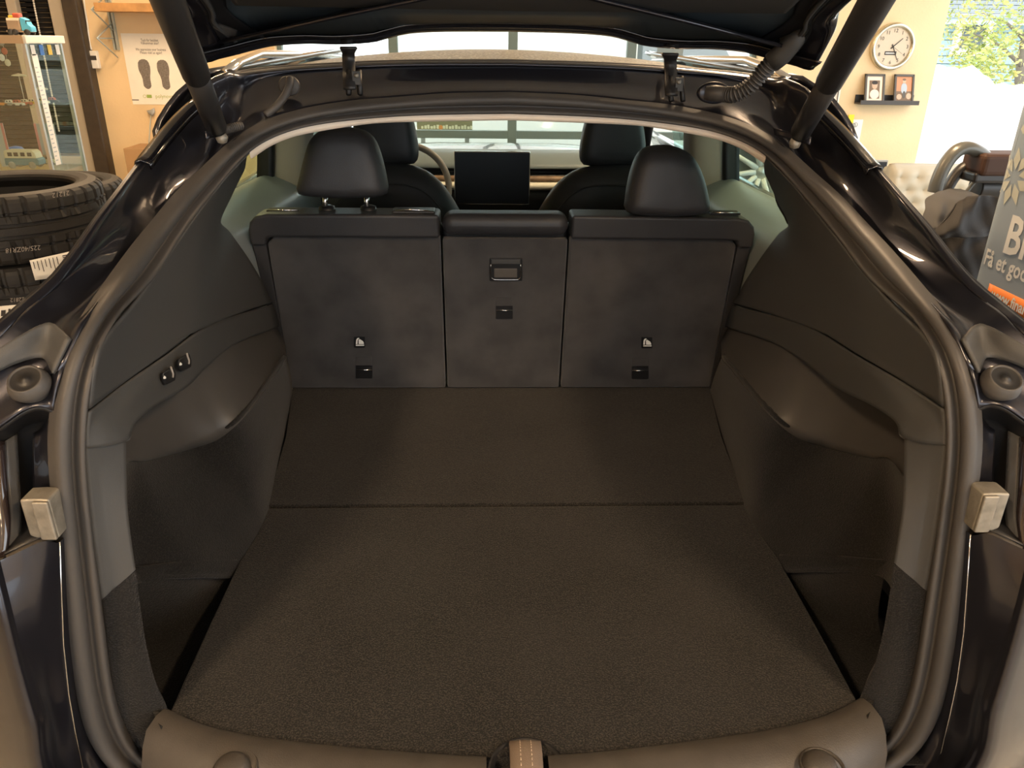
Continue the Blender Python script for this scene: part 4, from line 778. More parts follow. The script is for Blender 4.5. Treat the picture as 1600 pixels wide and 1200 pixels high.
names = (('toy_cream', 'toy_brown', 'cream toy car with brown roof on the upper cabinet shelf'), ('toy_orange', 'toy_black', 'orange toy car with black roof on the upper cabinet shelf'), ('toy_grey', 'white_print', 'grey toy car with white roof on the upper cabinet shelf'), ('white_print', 'toy_red', 'white toy car with red roof on the upper cabinet shelf'), ('toy_red', 'toy_cream', 'red toy car with cream roof on the upper cabinet shelf'), ('toy_yellow', 'toy_cream', 'yellow toy car with cream roof on the upper cabinet shelf'), ('toy_cream', 'toy_yellow', 'cream toy car with yellow roof on the upper cabinet shelf'), ('toy_black', 'toy_red', 'black toy car with red roof on the upper cabinet shelf'))
for k, (px, (mb_, mr_, lab)) in enumerate(zip((-8, 4, 16, 28, 40, 52, 68, 84), names)):
    yv = 3.95 if px < 34 else 3.97+(px-34)*.0035; a = Y(px, 158, yv); toy_car('toy_car', (min(a.x, CX-.04), yv, SZ[0]), .052, mb_, mr_, lab, 'toy cars on the upper cabinet shelf')
for k, (px, yv, lab) in enumerate(((80, 4.18, 'cream model aeroplane on a short stand in the cabinet'), (86, 4.12, 'cream model aeroplane on a tall stand in the cabinet'))):
    a = Vector((CX-.08-.09*k, 4.10, SZ[0])); t = tag(empty('model_plane', a), lab, 'toy plane', 'model planes in the cabinet'); h = .07+.06*k
    MB().tube([a, a+Vector((0, 0, h))], .002, 6).build('stand', 'alu', t); MB().lathe([(.018, 0), (.016, .004), (.001, .005)], a, 14).build('foot', 'alu', t)
    MB().tube([a+Vector((-.035, 0, h)), a+Vector((0, 0, h+.004)), a+Vector((.035, 0, h))], [.002, .007, .004], 8).build('fuselage', 'toy_cream', t)
    MB().prism([a+Vector(v) for v in ((-.004, -.04, h), (.012, 0, h), (-.004, .04, h), (-.012, .04, h), (-.006, 0, h), (-.012, -.04, h))], (0, 0, .003)).build('wing', 'toy_cream', t, smooth=False)
# model breakdown truck on the cabinet top
a = Vector((Y(34, 54, 4.0).x, 4.0, CZ)); t = tag(empty('model_truck', a), 'model lorry with cyan cab and piled luggage on top of the cabinet', 'toy truck')
t.scale = (.72,)*3
MB().box(a+Vector((-.075, -.03, .018)), a+Vector((.075, .03, .028))).build('chassis', 'toy_brown', t, smooth=False)
MB().box(a+Vector((-.065, -.032, .028)), a+Vector((.018, .032, .095))).build('body', 'toy_brown', t, smooth=False, bevel=.006)
MB().box(a+Vector((-.06, -.034, .085)), a+Vector((.016, .034, .10))).build('roof_rim', 'toy_cream', t, smooth=False, bevel=.002)
MB().prism([a+Vector((x, -.03, z)) for x, z in ((.022, .02), (.085, .02), (.085, .05), (.07, .062), (.055, .095), (.03, .105), (.022, .10))], (0, .06, 0)).build('cab', 'toy_cyan', t, smooth=False, bevel=.005)
MB().box(a+Vector((.058, -.031, .066)), a+Vector((.062, .031, .088))).build('windscreen', 'toy_black', t, smooth=False)
MB().cbox(a+Vector((-.035, 0, .108)), (.035, .04, .015)).build('yellow_bag', 'toy_yellow', t, smooth=False, bevel=.004)
MB().cbox(a+Vector((-.002, 0, .115)), (.045, .045, .028)).build('red_bag', 'toy_red', t, smooth=False, bevel=.008)
for x in (-.05, -.02, .055):
    for s in (-1, 1): MB().lathe([(.0003, -.005), (.018, -.005), (.018, .005), (.0003, .005)], a+Vector((x, s*.032, .018)), 14, axis='Y').build('wheel', 'toy_black', t)
for px, py, m, lab in ((2, 66, 'toy_grey', 'small grey charm hanging inside the cabinet front'), (7, 80, 'toy_red', 'small red charm hanging inside the cabinet front'), (3, 90, 'white_print', 'small white charm hanging inside the cabinet front'), (12, 98, 'toy_cream', 'small cream charm hanging inside the cabinet front')):
    c = Y(px, py, CY0+.03); t = tag(empty('key_charm', c), lab, 'charm', 'charms in the cabinet')
    MB().puffy([c+Vector((.014*math.cos(q), 0, .016*math.sin(q))) for q in [2*math.pi*k/12 for k in range(12)]], (0, 1, 0), .003, .5, 3).build('pendant', m, t); MB().tube([c+Vector((0, 0, .014)), c+Vector((0, 0, .05))], .001, 5).build('cord', 'alu', t)
for px0, px1, py0, py1, yv, lab in ((-14, 12, 192, 226, 4.1, 'pink edged picture card at the cabinet door'), (52, 92, 193, 232, 4.2, 'pale blue picture card with a pink edge in the cabinet corner')):
    p, q = Y(px0, py0, yv), Y(px1, py1, yv); q.x = min(q.x, CX-.02); t = tag(empty('picture_card', ((p.x+q.x)/2, yv, q.z)), lab, 'card')
    MB().box((p.x, yv, z2), (q.x, yv+.003, p.z)).build('card', 'photo_blue', t, smooth=False); MB().box((p.x if px0 > 20 else q.x-.012, yv-.001, z2), (p.x+.012 if px0 > 20 else q.x, yv+.0, p.z)).build('pink_edge', 'pink', t, smooth=False)
# ---- things on the front wall, left
FW = WALL_Y-.001
def wrect(px0, py0, px1, py1, th, y=None): 
    p, q = Y(px0, py0, FW), Y(px1, py1, FW); return (p.x, FW-th, q.z), (q.x, FW, p.z)
def wtext(name, body, px, py, wpx, hm, m, parent, y):
    p = Y(px, py, y); a, b = Y(px-wpx/2, py, y), Y(px+wpx/2, py, y)
    t = text(name, body, hm, m, parent, p, (1, 0, 0), (0, 0, 1)); me = t.data; xs = [v.co.x for v in me.vertices]; w_ = max(xs)-min(xs)
    k = (b.x-a.x)/max(w_, 1e-6)
    for v in me.vertices: v.co.x *= k
    return t
p0, p1 = Y(196, 52, FW), Y(208, 163, FW); px0, px1 = -2.735, -2.225
po = tag(empty('poster', ((px0+px1)/2, FW, p1.z)), 'cream thank-you poster with two grey footprints on the wall', 'poster')
MB().box((px0, FW-.002, p1.z), (px1, FW, p0.z)).build('sheet', 'paper', po, smooth=False); PY = FW-.0028
for body, px, py, w_ in (('Tack för besöket', 233.5, 63, 27), ('Välkommen åter!', 234, 67.6, 28), ('We appreciate your business', 235.5, 77.5, 47), ('Please visit us again!', 236, 82.5, 34)): wtext('lettering', body, px, py, w_, .026, 'ink', po, PY)
wtext('lettering', 'polynova', 256.5, 150.8, 27, .040, 'ink_green', po, PY)
MB().box(*[Vector((v.x, PY-(.0004 if i == 0 else 0), v.z)) for i, v in enumerate((Y(230, 153, FW), Y(237, 148, FW)))]).build('green_mark', 'ink_green', po, smooth=False)
c = Y(226, 150.5, PY); MB().tube([c+Vector((.011*math.cos(q), 0, .011*math.sin(q))) for q in [2*math.pi*k/16 for k in range(17)]], .0012, 5).build('green_ring', 'ink_green', po)
MB().box((Y(206.5, 156, PY).x, PY-.0004, Y(206, 156.8, PY).z), (Y(217, 156, PY).x, PY, Y(206, 155.4, PY).z)).build('corner_mark', 'ink', po, smooth=False)
def sole(cx, top, bot, w_, lean, mirr):
    a, b = Y(cx, top, PY), Y(cx+lean, bot, PY); P = []
    for u, l, r in ((0, -.12, .12), (.04, -.34, .32), (.12, -.47, .44), (.24, -.50, .50), (.36, -.48, .50), (.46, -.40, .47), (.56, -.30, .42), (.68, -.24, .40), (.80, -.24, .42), (.90, -.22, .42), (.96, -.10, .34), (1.0, .05, .2)):
        P.append((u, l, r))
    k = .0055*w_; L = [a.lerp(b, u)+Vector((l*k, 0, 0)) for u, l, r in P]; R = [a.lerp(b, u)+Vector((r*k, 0, 0)) for u, l, r in P]
    MB().prism(L+R[::-1], (0, -.0005, 0)).build('footprint', 'foot_grey', po, smooth=False)
sole(223.5, 92.5, 139, 16, 6, False); sole(253, 93.5, 140, 16, 6, False)
th = tag(empty('thermostat', Y(147, 108, FW)), 'small cream thermostat box beside the dark post', 'thermostat'); a, b = wrect(136, 79, 159, 107, .045)
MB().box((a[0], FW-.045, a[2]), (b[0], FW, b[2])).build('case', 'white_plastic', th, smooth=False, bevel=.005)
MB().box((Y(138, 90, FW-.05).x, FW-.0465, Y(144, 94, FW-.05).z), (Y(150, 90, FW-.05).x, FW-.045, Y(144, 87, FW-.05).z)).build('display', 'ink', th, smooth=False)
MB().tube(samp([Y(143, 78, FW-.02), Y(140, 66, FW-.01), Y(137, 40, FW-.01), Y(131, 0, FW-.01), Vector((-2.90, FW-.01, 2.6))], 20), .006, 8).build('cable', 'white_plastic', th)
rl = tag(empty('shelf_rail', Y(188, 80, FW)), 'pale metal wall rail with two triangular wire brackets', 'shelf rail')
a, b = Y(183, 78, FW-.01), Y(175, -60, FW-.01); xr = a.x
for dx in (-.012, .012): MB().box((xr+dx-.007, FW-.022, a.z), (xr+dx+.007, FW, 2.15)).build('upright', 'rail_metal', rl, smooth=False)
for py in (17, 60):
    r0 = Y(184, py, FW-.02); r0.x = xr; tip = Vector((xr+.0, FW-.30, r0.z)); lowp = Vector((xr, FW-.02, r0.z-.13)); upp = Vector((xr, FW-.02, r0.z+.10))
    for A_1, B_1 in ((r0, tip), (tip, lowp), (tip, upp)): MB().tube([A_1, B_1], .005, 6).build('bracket_wire', 'rail_metal', rl)
z_ = Y(200, 19, FW-.2).z; tag(MB().box((xr+.02, FW-.30, z_), (xr+1.1, FW-.03, z_+.055)).build('wall_shelf', 'shelf_wood', None, smooth=False, bevel=.004), 'plain orange wood shelf board on the wire brackets', 'shelf')
hk = tag(empty('wall_hook', Y(236, 180, FW)), 'small grey hook with a long thin pull rod under the poster', 'hook'); a = Y(236, 176, FW-.02)
MB().puffy([a+Vector(v) for v in ((-.03, 0, .015), (.0, 0, .02), (.03, 0, .035), (.03, 0, -.0), (.012, 0, -.025), (-.02, 0, -.01))], (0, 1, 0), .015, .5, 4).build('hook_head', 'toy_grey', hk); MB().tube([a, Y(232, 232, FW-.02), Vector((a.x-.02, FW-.02, .75))], .004, 6).build('pull_rod', 'rail_metal', hk)
bx_ = tag(empty('cardboard_box', (-2.62, FW-.2, 0)), 'brown cardboard box against the wall below the poster', 'box'); zt = Y(222, 231, FW-.3).z
MB().box((-2.72, FW-.34, 0), (-2.30, FW-.04, zt)).build('carton', 'cardboard', bx_, smooth=False, bevel=.004); MB().box((-2.54, FW-.342, zt-.2), (-2.48, FW-.04, zt+.0015)).build('tape', 'shelf_wood', bx_, smooth=False)
# ================================================================== RIGHT OF THE CAR
cl = tag(empty('wall_clock', Y(1393, 106, FW)), 'round wall clock with a pale metal rim above the picture ledge', 'clock'); c = Y(1393, 73, FW); c.y = FW; R = .168
MB().lathe([(R*.80, -.028), (R*.83, -.036), (R*.90, -.042), (R*.97, -.036), (R, -.02), (R, 0)], c, 48, axis='Y').build('rim', 'gold_rim', cl)
MB().lathe([(.0003, -.022), (R*.82, -.022), (R*.83, -.03)], c, 40, axis='Y').build('dial', 'clock_face', cl, smooth=False)
for k in range(1, 13):
    q = math.radians(90-30*k); text('numeral', str(k), .036, 'ink', cl, c+Vector((R*.66*math.cos(q), -.0235, R*.66*math.sin(q))), (1, 0, 0), (0, 0, 1))
def hand(deg, L, w_, name, d):
    q = math.radians(90-deg); u = Vector((math.cos(q), 0, math.sin(q))); v = Vector((-u.z, 0, u.x)); o = c+Vector((0, d, 0))
    MB().prism([o-u*.02-v*w_, o+u*L-v*w_*.5, o+u*L+v*w_*.5, o-u*.02+v*w_], (0, -.001, 0)).build(name, 'ink', cl, smooth=False)
hand(48, R*.52, .0045, 'hour_hand', -.024); hand(152, R*.62, .0035, 'minute_hand', -.026); hand(122, R*.55, .0012, 'second_hand', -.028)
lb = MB().box(c+Vector((-.055, -.0236, -.058)), c+Vector((.035, -.0225, -.032))).build('dial_badge', 'ink', cl, smooth=False)
g = MB()
for k in range(7): g.box(c+Vector((-.047+k*.011, -.0242, -.050)), c+Vector((-.040+k*.011, -.0236, -.040)))
g.build('badge_print', 'white_print', lb, smooth=False)
lg = tag(empty('picture_ledge', Y(1388, 163, FW)), 'narrow dark picture ledge under the wall clock', 'shelf'); a, b = Y(1335, 158, FW), Y(1440, 163, FW); xl, xr2 = a.x, b.x-.08; zb = Y(1388, 160, FW).z
MB().box((xl, FW-.10, zb-.012), (xr2, FW, zb)).build('base', 'shelf_dark', lg, smooth=False, bevel=.002)
MB().box((xl, FW-.012, zb), (xr2, FW, zb+.055)).build('back_rail', 'toy_black', lg, smooth=False); MB().box((xl, FW-.112, zb-.012), (xr2, FW-.10, zb+.02)).build('front_lip', 'shelf_dark', lg, smooth=False, bevel=.002)
def photo(px, m_bg, lab, kind):
    cxx = Y(px, 138, FW-.07).x; h, w_ = .205, .155; t = tag(empty('framed_picture', (cxx, FW-.07, zb)), lab, 'picture', 'pictures on the ledge')
    def pt(x, z, d=0.0): return Vector((cxx+x, FW-.085+(z/h)*.065-d, zb+.001+z))
    def rect(x0, z0, x1, z1, d, th_=.004): return MB().prism([pt(x0, z0, d), pt(x1, z0, d), pt(x1, z1, d), pt(x0, z1, d)], (0, th_, 0))
    rect(-w_/2, 0, w_/2, h, 0, .006).build('backing', 'frame_dark', t, smooth=False)
    for q in ((-w_/2, 0, -w_/2+.016, h), (w_/2-.016, 0, w_/2, h), (-w_/2, 0, w_/2, .016), (-w_/2, h-.016, w_/2, h)): rect(*q, .010, .012).build('moulding', 'frame_dark', t, smooth=False, bevel=.002)
    rect(-w_/2+.014, .014, w_/2-.014, h-.014, .002, .002).build('print', m_bg, t, smooth=False)
    def blob(x, z, rx, rz, m, d): MB().prism([pt(x+rx*math.cos(q), z+rz*math.sin(q), d) for q in [2*math.pi*k/18 for k in range(18)]], (0, .0004, 0)).build('picture_shape', m, t, smooth=False)
    if kind == 0: rect(-.042, .03, .040, h-.045, .0028, .0006).build('inner_photo', 'photo_brown', t, smooth=False); blob(0, .125, .022, .028, 'photo_skin', .0036); blob(0, .143, .022, .014, 'ink', .0042); blob(0, .062, .036, .034, 'photo_mat', .0036); blob(0, .118, .012, .014, 'photo_skin', .0048)
    else: rect(-w_/2+.016, .016, w_/2-.016, .085, .0028, .0006).build('inner_photo', 'photo_brown', t, smooth=False); blob(0, .105, .024, .040, 'photo_blue', .0036); blob(.0, .155, .014, .017, 'photo_skin', .0036); blob(0, .168, .014, .008, 'photo_brown', .0042); blob(-.035, .045, .02, .02, 'photo_skin', .0036); blob(.04, .05, .02, .022, 'photo_skin', .0036); blob(.002, .06, .012, .026, 'frame_dark', .0042)
photo(1368, 'photo_mat', 'dark framed portrait with a wide cream mount', 0); photo(1414, 'photo_orange', 'dark framed colour photograph with orange background', 1)
a, b = Y(1286, 130, FW), Y(1310, 184, FW); nt_ = tag(empty('notice', ((a.x+b.x)/2, FW, b.z)), 'pale notice sheet taped beside the thin wall cable', 'notice'); MB().box((a.x-.04, FW-.0015, b.z), (b.x-.02, FW, a.z)).build('sheet', 'paper', nt_, smooth=False); g = MB()
for k in range(10): g.box((a.x+.01, FW-.002, a.z-.04-k*.022), (a.x+.06+.015*(k % 3), FW-.0015, a.z-.035-k*.022))
g.build('print', 'toy_grey', nt_, smooth=False)
cb = tag(empty('wall_cable', Y(1303, 185, FW)), 'thin brown cable running down from a small wall socket', 'cable'); MB().tube(samp([Y(1312, 130, FW-.01), Y(1309, 150, FW-.01), Y(1306, 168, FW-.01), Y(1302, 185, FW-.01), Y(1300, 215, FW-.01)], 20), .004, 6).build('lead', 'frame_dark', cb); MB().cbox(Y(1313, 125, FW-.012), (.05, .022, .05)).build('socket', 'wall', cb, smooth=False, bevel=.003)
kr = tag(empty('key_rack', Y(1320, 225, FW)), 'cream key rack with yellow, orange and blue tags', 'key rack'); a, b = Y(1301, 186, FW), Y(1338, 240, FW); MB().box((a.x, FW-.012, b.z), (b.x, FW, a.z)).build('board', 'paper', kr, smooth=False, bevel=.003)
for px, py, w_, h_, m in ((1327, 200, .045, .20, 'tag_yellow'), (1320, 216, .035, .12, 'tag_orange'), (1329, 218, .03, .14, 'tag_blue'), (1312, 205, .02, .18, 'white_plastic'), (1336, 222, .02, .12, 'white_plastic')): MB().cbox(Y(px, py, FW-.022), (w_, .006, h_)).build('key_tag', m, kr, smooth=False, bevel=.002)
for px, py in ((1315, 195), (1320, 196), (1334, 196), (1337, 195), (1314, 206)):
    q_ = Y(px, py, FW-.03); MB().tube([q_+Vector((.014*math.cos(q), 0, .016*math.sin(q))) for q in [2*math.pi*k/14 for k in range(15)]], .003, 6).build('key_ring', 'toy_grey', kr)
# desk with monitor, tufted sofa
a, b = Y(1346, 250, 5.55), Y(1388, 252, 5.55); zt = a.z; zb_ = Y(1388, 296, 5.55).z
dk = tag(empty('side_table', ((a.x+b.x)/2, 5.6, 0)), 'low dark side table carrying the monitor beside the sofa', 'table'); MB().box((a.x-.12, 5.42, zb_-.09), (b.x+.0, 5.82, zb_-.06)).build('table_top', 'shelf_dark', dk, smooth=False, bevel=.004)
for x in (a.x-.09, b.x-.03):
    for y in (5.45, 5.79): MB().box((x-.02, y-.02, 0), (x+.02, y+.02, zb_-.09)).build('leg', 'shelf_dark', dk, smooth=False)
mo = tag(empty('monitor', ((a.x+b.x)/2, 5.58, zb_-.06)), 'black monitor with a grey edge beside the tufted sofa', 'monitor'); MB().box((a.x-.1, 5.55, zb_), (b.x, 5.575, zt)).build('case', 'toy_grey', mo, smooth=False, bevel=.003); MB().box((a.x-.09, 5.546, zb_+.012), (b.x-.008, 5.5505, zt-.012)).build('panel', 'screen', mo, smooth=False)
MB().box(((a.x+b.x)/2-.08, 5.54, zb_-.06), ((a.x+b.x)/2+.08, 5.66, zb_-.05)).build('foot', 'toy_black', mo, smooth=False); MB().box(((a.x+b.x)/2-.02, 5.575, zb_-.05), ((a.x+b.x)/2+.02, 5.60, zb_+.05)).build('neck', 'toy_black', mo, smooth=False)
sx0 = Y(1389, 280, 5.2).x; sx1 = sx0+1.0; szt = Y(1420, 260, 5.2).z; so = tag(empty('sofa', ((sx0+sx1)/2, 5.0, 0)), 'olive beige sofa with a button tufted back by the open gate', 'sofa')
bt = []; sx_, sz_ = .115, .115
for r_ in range(4):
    for k in range(9): bt.append((sx0+.06+(k+.5*(r_ % 2))*sx_, szt-.07-r_*sz_*.72))
rows = []
for j in range(40):
    z = .42+(szt-.42)*j/39; rows.append([])
    for i in range(70):
        x = sx0+(sx1-sx0)*i/69; d = min((math.hypot(x-u, z-v) for u, v in bt)); e = min(1, d/.05); edge = min(1, (szt-z)/.05, (x-sx0)/.03+.0, (sx1-x)/.03)
        rows[-1].append(Vector((x, 5.20-.035*e**.6*max(.0, edge)**.5+.03*(1-max(0, edge)), z)))
MB().grid(rows).build('tufted_back', 'sofa', so, solid=.02, off=-1); MB().box((sx0, 5.225, .1), (sx1, 5.33, szt-.01)).build('back_frame', 'sofa', so, smooth=False, bevel=.03)
for u, v in bt:
    if u < sx1-.03 and v > .44: MB().lathe([(.0003, -.012), (.008, -.009), (.011, 0)], (u, 5.195, v), 10, axis='Y').build('button', 'sofa', so)
MB().box((sx0, 4.62, .22), (sx1, 5.19, .42)).build('seat', 'sofa', so, smooth=False, bevel=.04)
for x in (sx0+.06, sx1-.06):
    for y in (4.68, 5.27): MB().tube([(x, y, 0), (x, y, .24)], [.015, .022], 10).build('leg', 'toy_black', so)
# office chair with looped arms, garments over it, loose tyre, advertising column
oc = tag(empty('office_chair', (1.98, 3.25, 0)), 'black office chair with looped grey arms and brown pads', 'chair')
def band(pts, y, w_, t_, name, m):
    P = samp([Y(px, py, y) for px, py in pts], 28); rows = []
    for i, p in enumerate(P):
        tg_ = (P[min(i+1, 27)]-P[max(i-1, 0)]).normalized(); nrm = Vector((tg_.z, 0, -tg_.x)).normalized()
        rows.append([p+nrm*t_*math.cos(q)+Vector((0, w_*math.sin(q), 0)) for q in [2*math.pi*k/14 for k in range(14)]])
    return MB().grid(rows, close_u=True).build(name, m, oc)
band([(1460, 300), (1466, 280), (1478, 255), (1495, 236), (1512, 231), (1530, 238), (1546, 252)], 3.2, .035, .026, 'arm_loop', 'arm_grey')
band([(1474, 310), (1484, 288), (1498, 268), (1515, 257), (1535, 262)], 3.26, .03, .02, 'arm_brace', 'chair_black')
a, b = Y(1523, 237, 3.2), Y(1600, 272, 3.2); MB().box((a.x, 3.12, b.z), (b.x+.1, 3.28, a.z)).build('arm_pad', 'chair_brown', oc, smooth=False, bevel=.02)
MB().box((a.x-.01, 3.14, b.z-.03), (b.x+.1, 3.27, b.z+.012)).build('pad_base', 'chair_black', oc, smooth=False, bevel=.012)
c = Y(1545, 292, 3.3); MB().tube([c+Vector((-.06, 0, 0)), c+Vector((.30, 0, 0))], .055, 20).build('back_bar', 'chair_black', oc, bevel=.006)
band([(1510, 300), (1522, 285), (1533, 276)], 3.28, .012, .008, 'lever', 'arm_grey')
MB().box((1.80, 3.0, .42), (2.36, 3.52, .54)).build('seat', 'chair_black', oc, smooth=False, bevel=.05); MB().tube([(2.08, 3.26, .12), (2.08, 3.26, .43)], .03, 14).build('column', 'alu', oc)
MB().prism([(x, 3.5, z) for x, z in ((1.98, .5), (2.36, .5), (2.36, .84), (2.30, .92), (2.04, .92), (1.99, .86))], (0, .07, 0)).build('backrest', 'chair_black', oc, smooth=False, bevel=.03)
for k in range(5):
    q = 2*math.pi*k/5+.3; e = Vector((2.08+.3*math.cos(q), 3.26+.3*math.sin(q), .055)); MB().tube([(2.08, 3.26, .12), e], [.03, .016], 8).build('foot_arm', 'chair_black', oc); MB().lathe([(.0003, -.02), (.05, -.02), (.055, -.015), (.055, .015), (.05, .02), (.0003, .02)], e, 14, axis='X').build('castor', 'toy_black', oc)
def cloth(name, rows, m, lab, amp, ph):
    R = [samp([Y(*p) for p in r], 44) for r in rows]; cols = [samp([r[i] for r in R], 30) for i in range(44)]; G = []
    for j in range(30):
        G.append([cols[i][j]+Vector((0, -amp*(math.sin(i*.30+j*.22+ph)+.55*math.sin(i*.62-j*.16+ph*2)+.35*math.sin(j*.35+i*.1)), 0)) for i in range(44)])
    return tag(MB().grid(G).build(name, m, None, solid=.006), lab, 'jacket', 'garments over the chair')
cloth('jacket', [[(1438, 356, 3.02), (1444, 330, 3.04), (1452, 306, 3.1), (1475, 298, 3.14), (1500, 296, 3.16)], [(1436, 375, 2.98), (1452, 345, 2.98), (1475, 318, 3.02), (1500, 306, 3.06), (1520, 302, 3.1)], [(1452, 362, 2.96), (1470, 356, 2.93), (1490, 345, 2.94), (1512, 325, 2.97), (1528, 305, 3.05)]], 'jacket', 'creased light grey jacket hanging over the chair arm', .009, 0)
cloth('jacket', [[(1490, 318, 2.92), (1515, 308, 2.90), (1540, 305, 2.90), (1580, 312, 2.90)], [(1462, 362, 2.86), (1500, 350, 2.83), (1540, 350, 2.87), (1580, 352, 2.87)], [(1458, 372, 2.86), (1500, 372, 2.82), (1540, 370, 2.85), (1580, 372, 2.85)]], 'jacket_dark', 'black jacket draped in front of the chair seat', .008, 1.2)
cloth('jacket', [[(1468, 374, 2.95), (1500, 370, 2.92), (1540, 368, 2.91), (1580, 372, 2.91)], [(1470, 405, 2.93), (1500, 405, 2.88), (1540, 405, 2.87), (1580, 405, 2.87)], [(1474, 460, 2.95), (1500, 460, 2.9), (1540, 460, 2.9), (1580, 460, 2.9)]], 'jacket_dark', 'dark brown black coat hanging lowest from the chair', .007, 2.6)
lt = proto.copy(); COL.objects.link(lt); q_ = Y(1478, 400, 2.7); lt.location = (q_.x-.3185, 2.72, .0); tag(lt, 'lowest worn tyre of the pile beside the chair', 'tyre', 'tyres beside the chair')
lt.location.z = 0
for k in range(1, 4):
    u = proto.copy(); COL.objects.link(u); u.location = (q_.x-.3185, 2.72, k*TW); u.rotation_euler.z = k*.5; tag(u, ('second tyre from the floor in the pile beside the chair', 'third tyre from the floor in the pile beside the chair', 'topmost worn tyre of the pile beside the chair')[k-1], 'tyre', 'tyres beside the chair')
bc = Vector((1.715, 1.93, 0)); bn = tag(empty('advertising_column', bc), 'grey blue oval advertising column with orange web address strip', 'banner')
def sup(q, k=1.0):
    cq, sq = math.cos(q), math.sin(q); e = .14; return bc+Vector((math.copysign(abs(cq)**e, cq)*.215*k, math.copysign(abs(sq)**e, sq)*.405*k, 0))
def onb(y, z, d=.0012):     # point on the face of the column turned to the car
    s_ = max(-1, min(1, (y-bc.y)/.405)); c_2 = (1-abs(s_)**(2/.14))**(.14/2); return Vector((bc.x-.215*c_2-d, y, z))
rows = [[sup(2*math.pi*k/96)+Vector((0, 0, z)) for k in range(96)] for z in (.04, .3, .8, 1.3, 1.8)]; MB().grid(rows, close_u=True).build('sleeve', 'banner', bn)
MB().prism([sup(2*math.pi*k/48, 1.03) for k in range(48)], (0, 0, .04)).build('base', 'toy_grey', bn, smooth=False); MB().prism([sup(2*math.pi*k/48, 1.0)+Vector((0, 0, 1.8)) for k in range(48)], (0, 0, .02)).build('cap', 'toy_grey', bn, smooth=False)
def btext(body, y0, z0, size, m, xs=1.0, d=.0015): return text('lettering', body, size, m, bn, (0, 0, 0), (1, 0, 0), (0, 0, 1), align='LEFT', xs=xs, bold=.022, bend=lambda x, y: onb(y0-x, z0+y, d))
btext('Bi', 2.222, 1.092, .155, 'white_print', .86, .002); btext('Få et godt tilbud', 2.295, 1.008, .068, 'white_print', .82, .002)
oy0, oy1, oz0, oz1 = 2.235, 1.72, .888, .940
MB().grid([[onb(oy0+(oy1-oy0)*k/24, z, .0014) for k in range(25)] for z in (oz0, oz1)]).build('orange_strip', 'banner_orange', bn, solid=.0006); btext('www.financie', oy0-.022, (oz0+oz1)/2, .046, 'white_print', .86, .0022)
MB().grid([[onb(2.03-.1*k/6, z, .0014) for k in range(7)] for z in (.80, .84)]).build('blue_print', 'banner_blue', bn, solid=.0006)
cy_, cz_ = X(1585, 277, 1.5).y, X(1585, 277, 1.5).z
for k in range(9):
    q = math.radians(20+k*40); L_ = .085; w_ = .016; u, v = math.cos(q), math.sin(q)
    P = [(cy_-(u*.02), cz_+v*.02), (cy_-(u*.05-v*w_), cz_+v*.05+u*w_), (cy_-u*L_, cz_+v*L_), (cy_-(u*.05+v*w_), cz_+v*.05-u*w_)]
    MB().prism([onb(y_, z_2, .0012) for y_, z_2 in P], (-.0006, 0, 0)).build('star_petal', 'banner_print', bn, smooth=False)
for k in range(7):
    q = math.radians(80+k*16); P = [(cy_-math.cos(q+e)*r_, cz_+math.sin(q+e)*r_) for r_, e in ((.135, -.1), (.155, 0), (.135, .12), (.12, 0))]
    MB().prism([onb(min(y_, 2.29), z_2, .0012) for y_, z_2 in P], (-.0006, 0, 0)).build('wreath_leaf', 'banner_print', bn, smooth=False)
# tool cabinet with an alloy wheel, seen through the side window of the car
wc = Y(1188, 268, 4.7); tc_ = tag(empty('tool_cabinet', (wc.x+.05, 4.85, 0)), 'grey steel tool cabinet beside the car carrying an alloy wheel', 'cabinet'); th_ = wc.z-.33
MB().box((wc.x-.35, 4.55, 0), (wc.x+.45, 5.05, th_)).build('body', 'toy_grey', tc_, smooth=False, bevel=.008)
for k in range(3): d_ = MB().box((wc.x-.33, 4.535, .04+k*(th_-.06)/3), (wc.x+.43, 4.552, .02+(k+1)*(th_-.06)/3)).build('drawer', 'alu', tc_, smooth=False, bevel=.004); MB().box((wc.x-.1, 4.515, .0+(k+1)*(th_-.06)/3-.02), (wc.x+.2, 4.535, .0+(k+1)*(th_-.06)/3-.005)).build('handle', 'toy_black', d_, smooth=False)
aw = tag(empty('alloy_wheel', (wc.x, 4.75, th_)), 'alloy wheel with pale spokes standing on the tool cabinet', 'wheel'); c = Vector((wc.x, 4.75, th_+.33))
MB().lathe([(.235, -.10), (.30, -.115), (.326, -.09), (.33, 0), (.326, .09), (.30, .115), (.235, .10), (.23, 0)], c, 56, axis='Y').build('tyre', 'tyre', aw)
MB().lathe([(.236, -.095), (.222, -.102), (.214, -.09), (.205, .05), (.0003, .05)], c, 48, axis='Y').build('rim', 'alu', aw)
for k in range(10):
    q = 2*math.pi*k/10; MB().tube([c+Vector((.04*math.cos(q), -.07, .04*math.sin(q))), c+Vector((.215*math.cos(q+.1), -.085, .215*math.sin(q+.1)))], [.018, .011], 8).build('spoke', 'white_plastic', aw)
MB().lathe([(.0003, -.085), (.04, -.08), (.05, -.06), (.05, 0)], c, 20, axis='Y').build('hub', 'alu', aw)
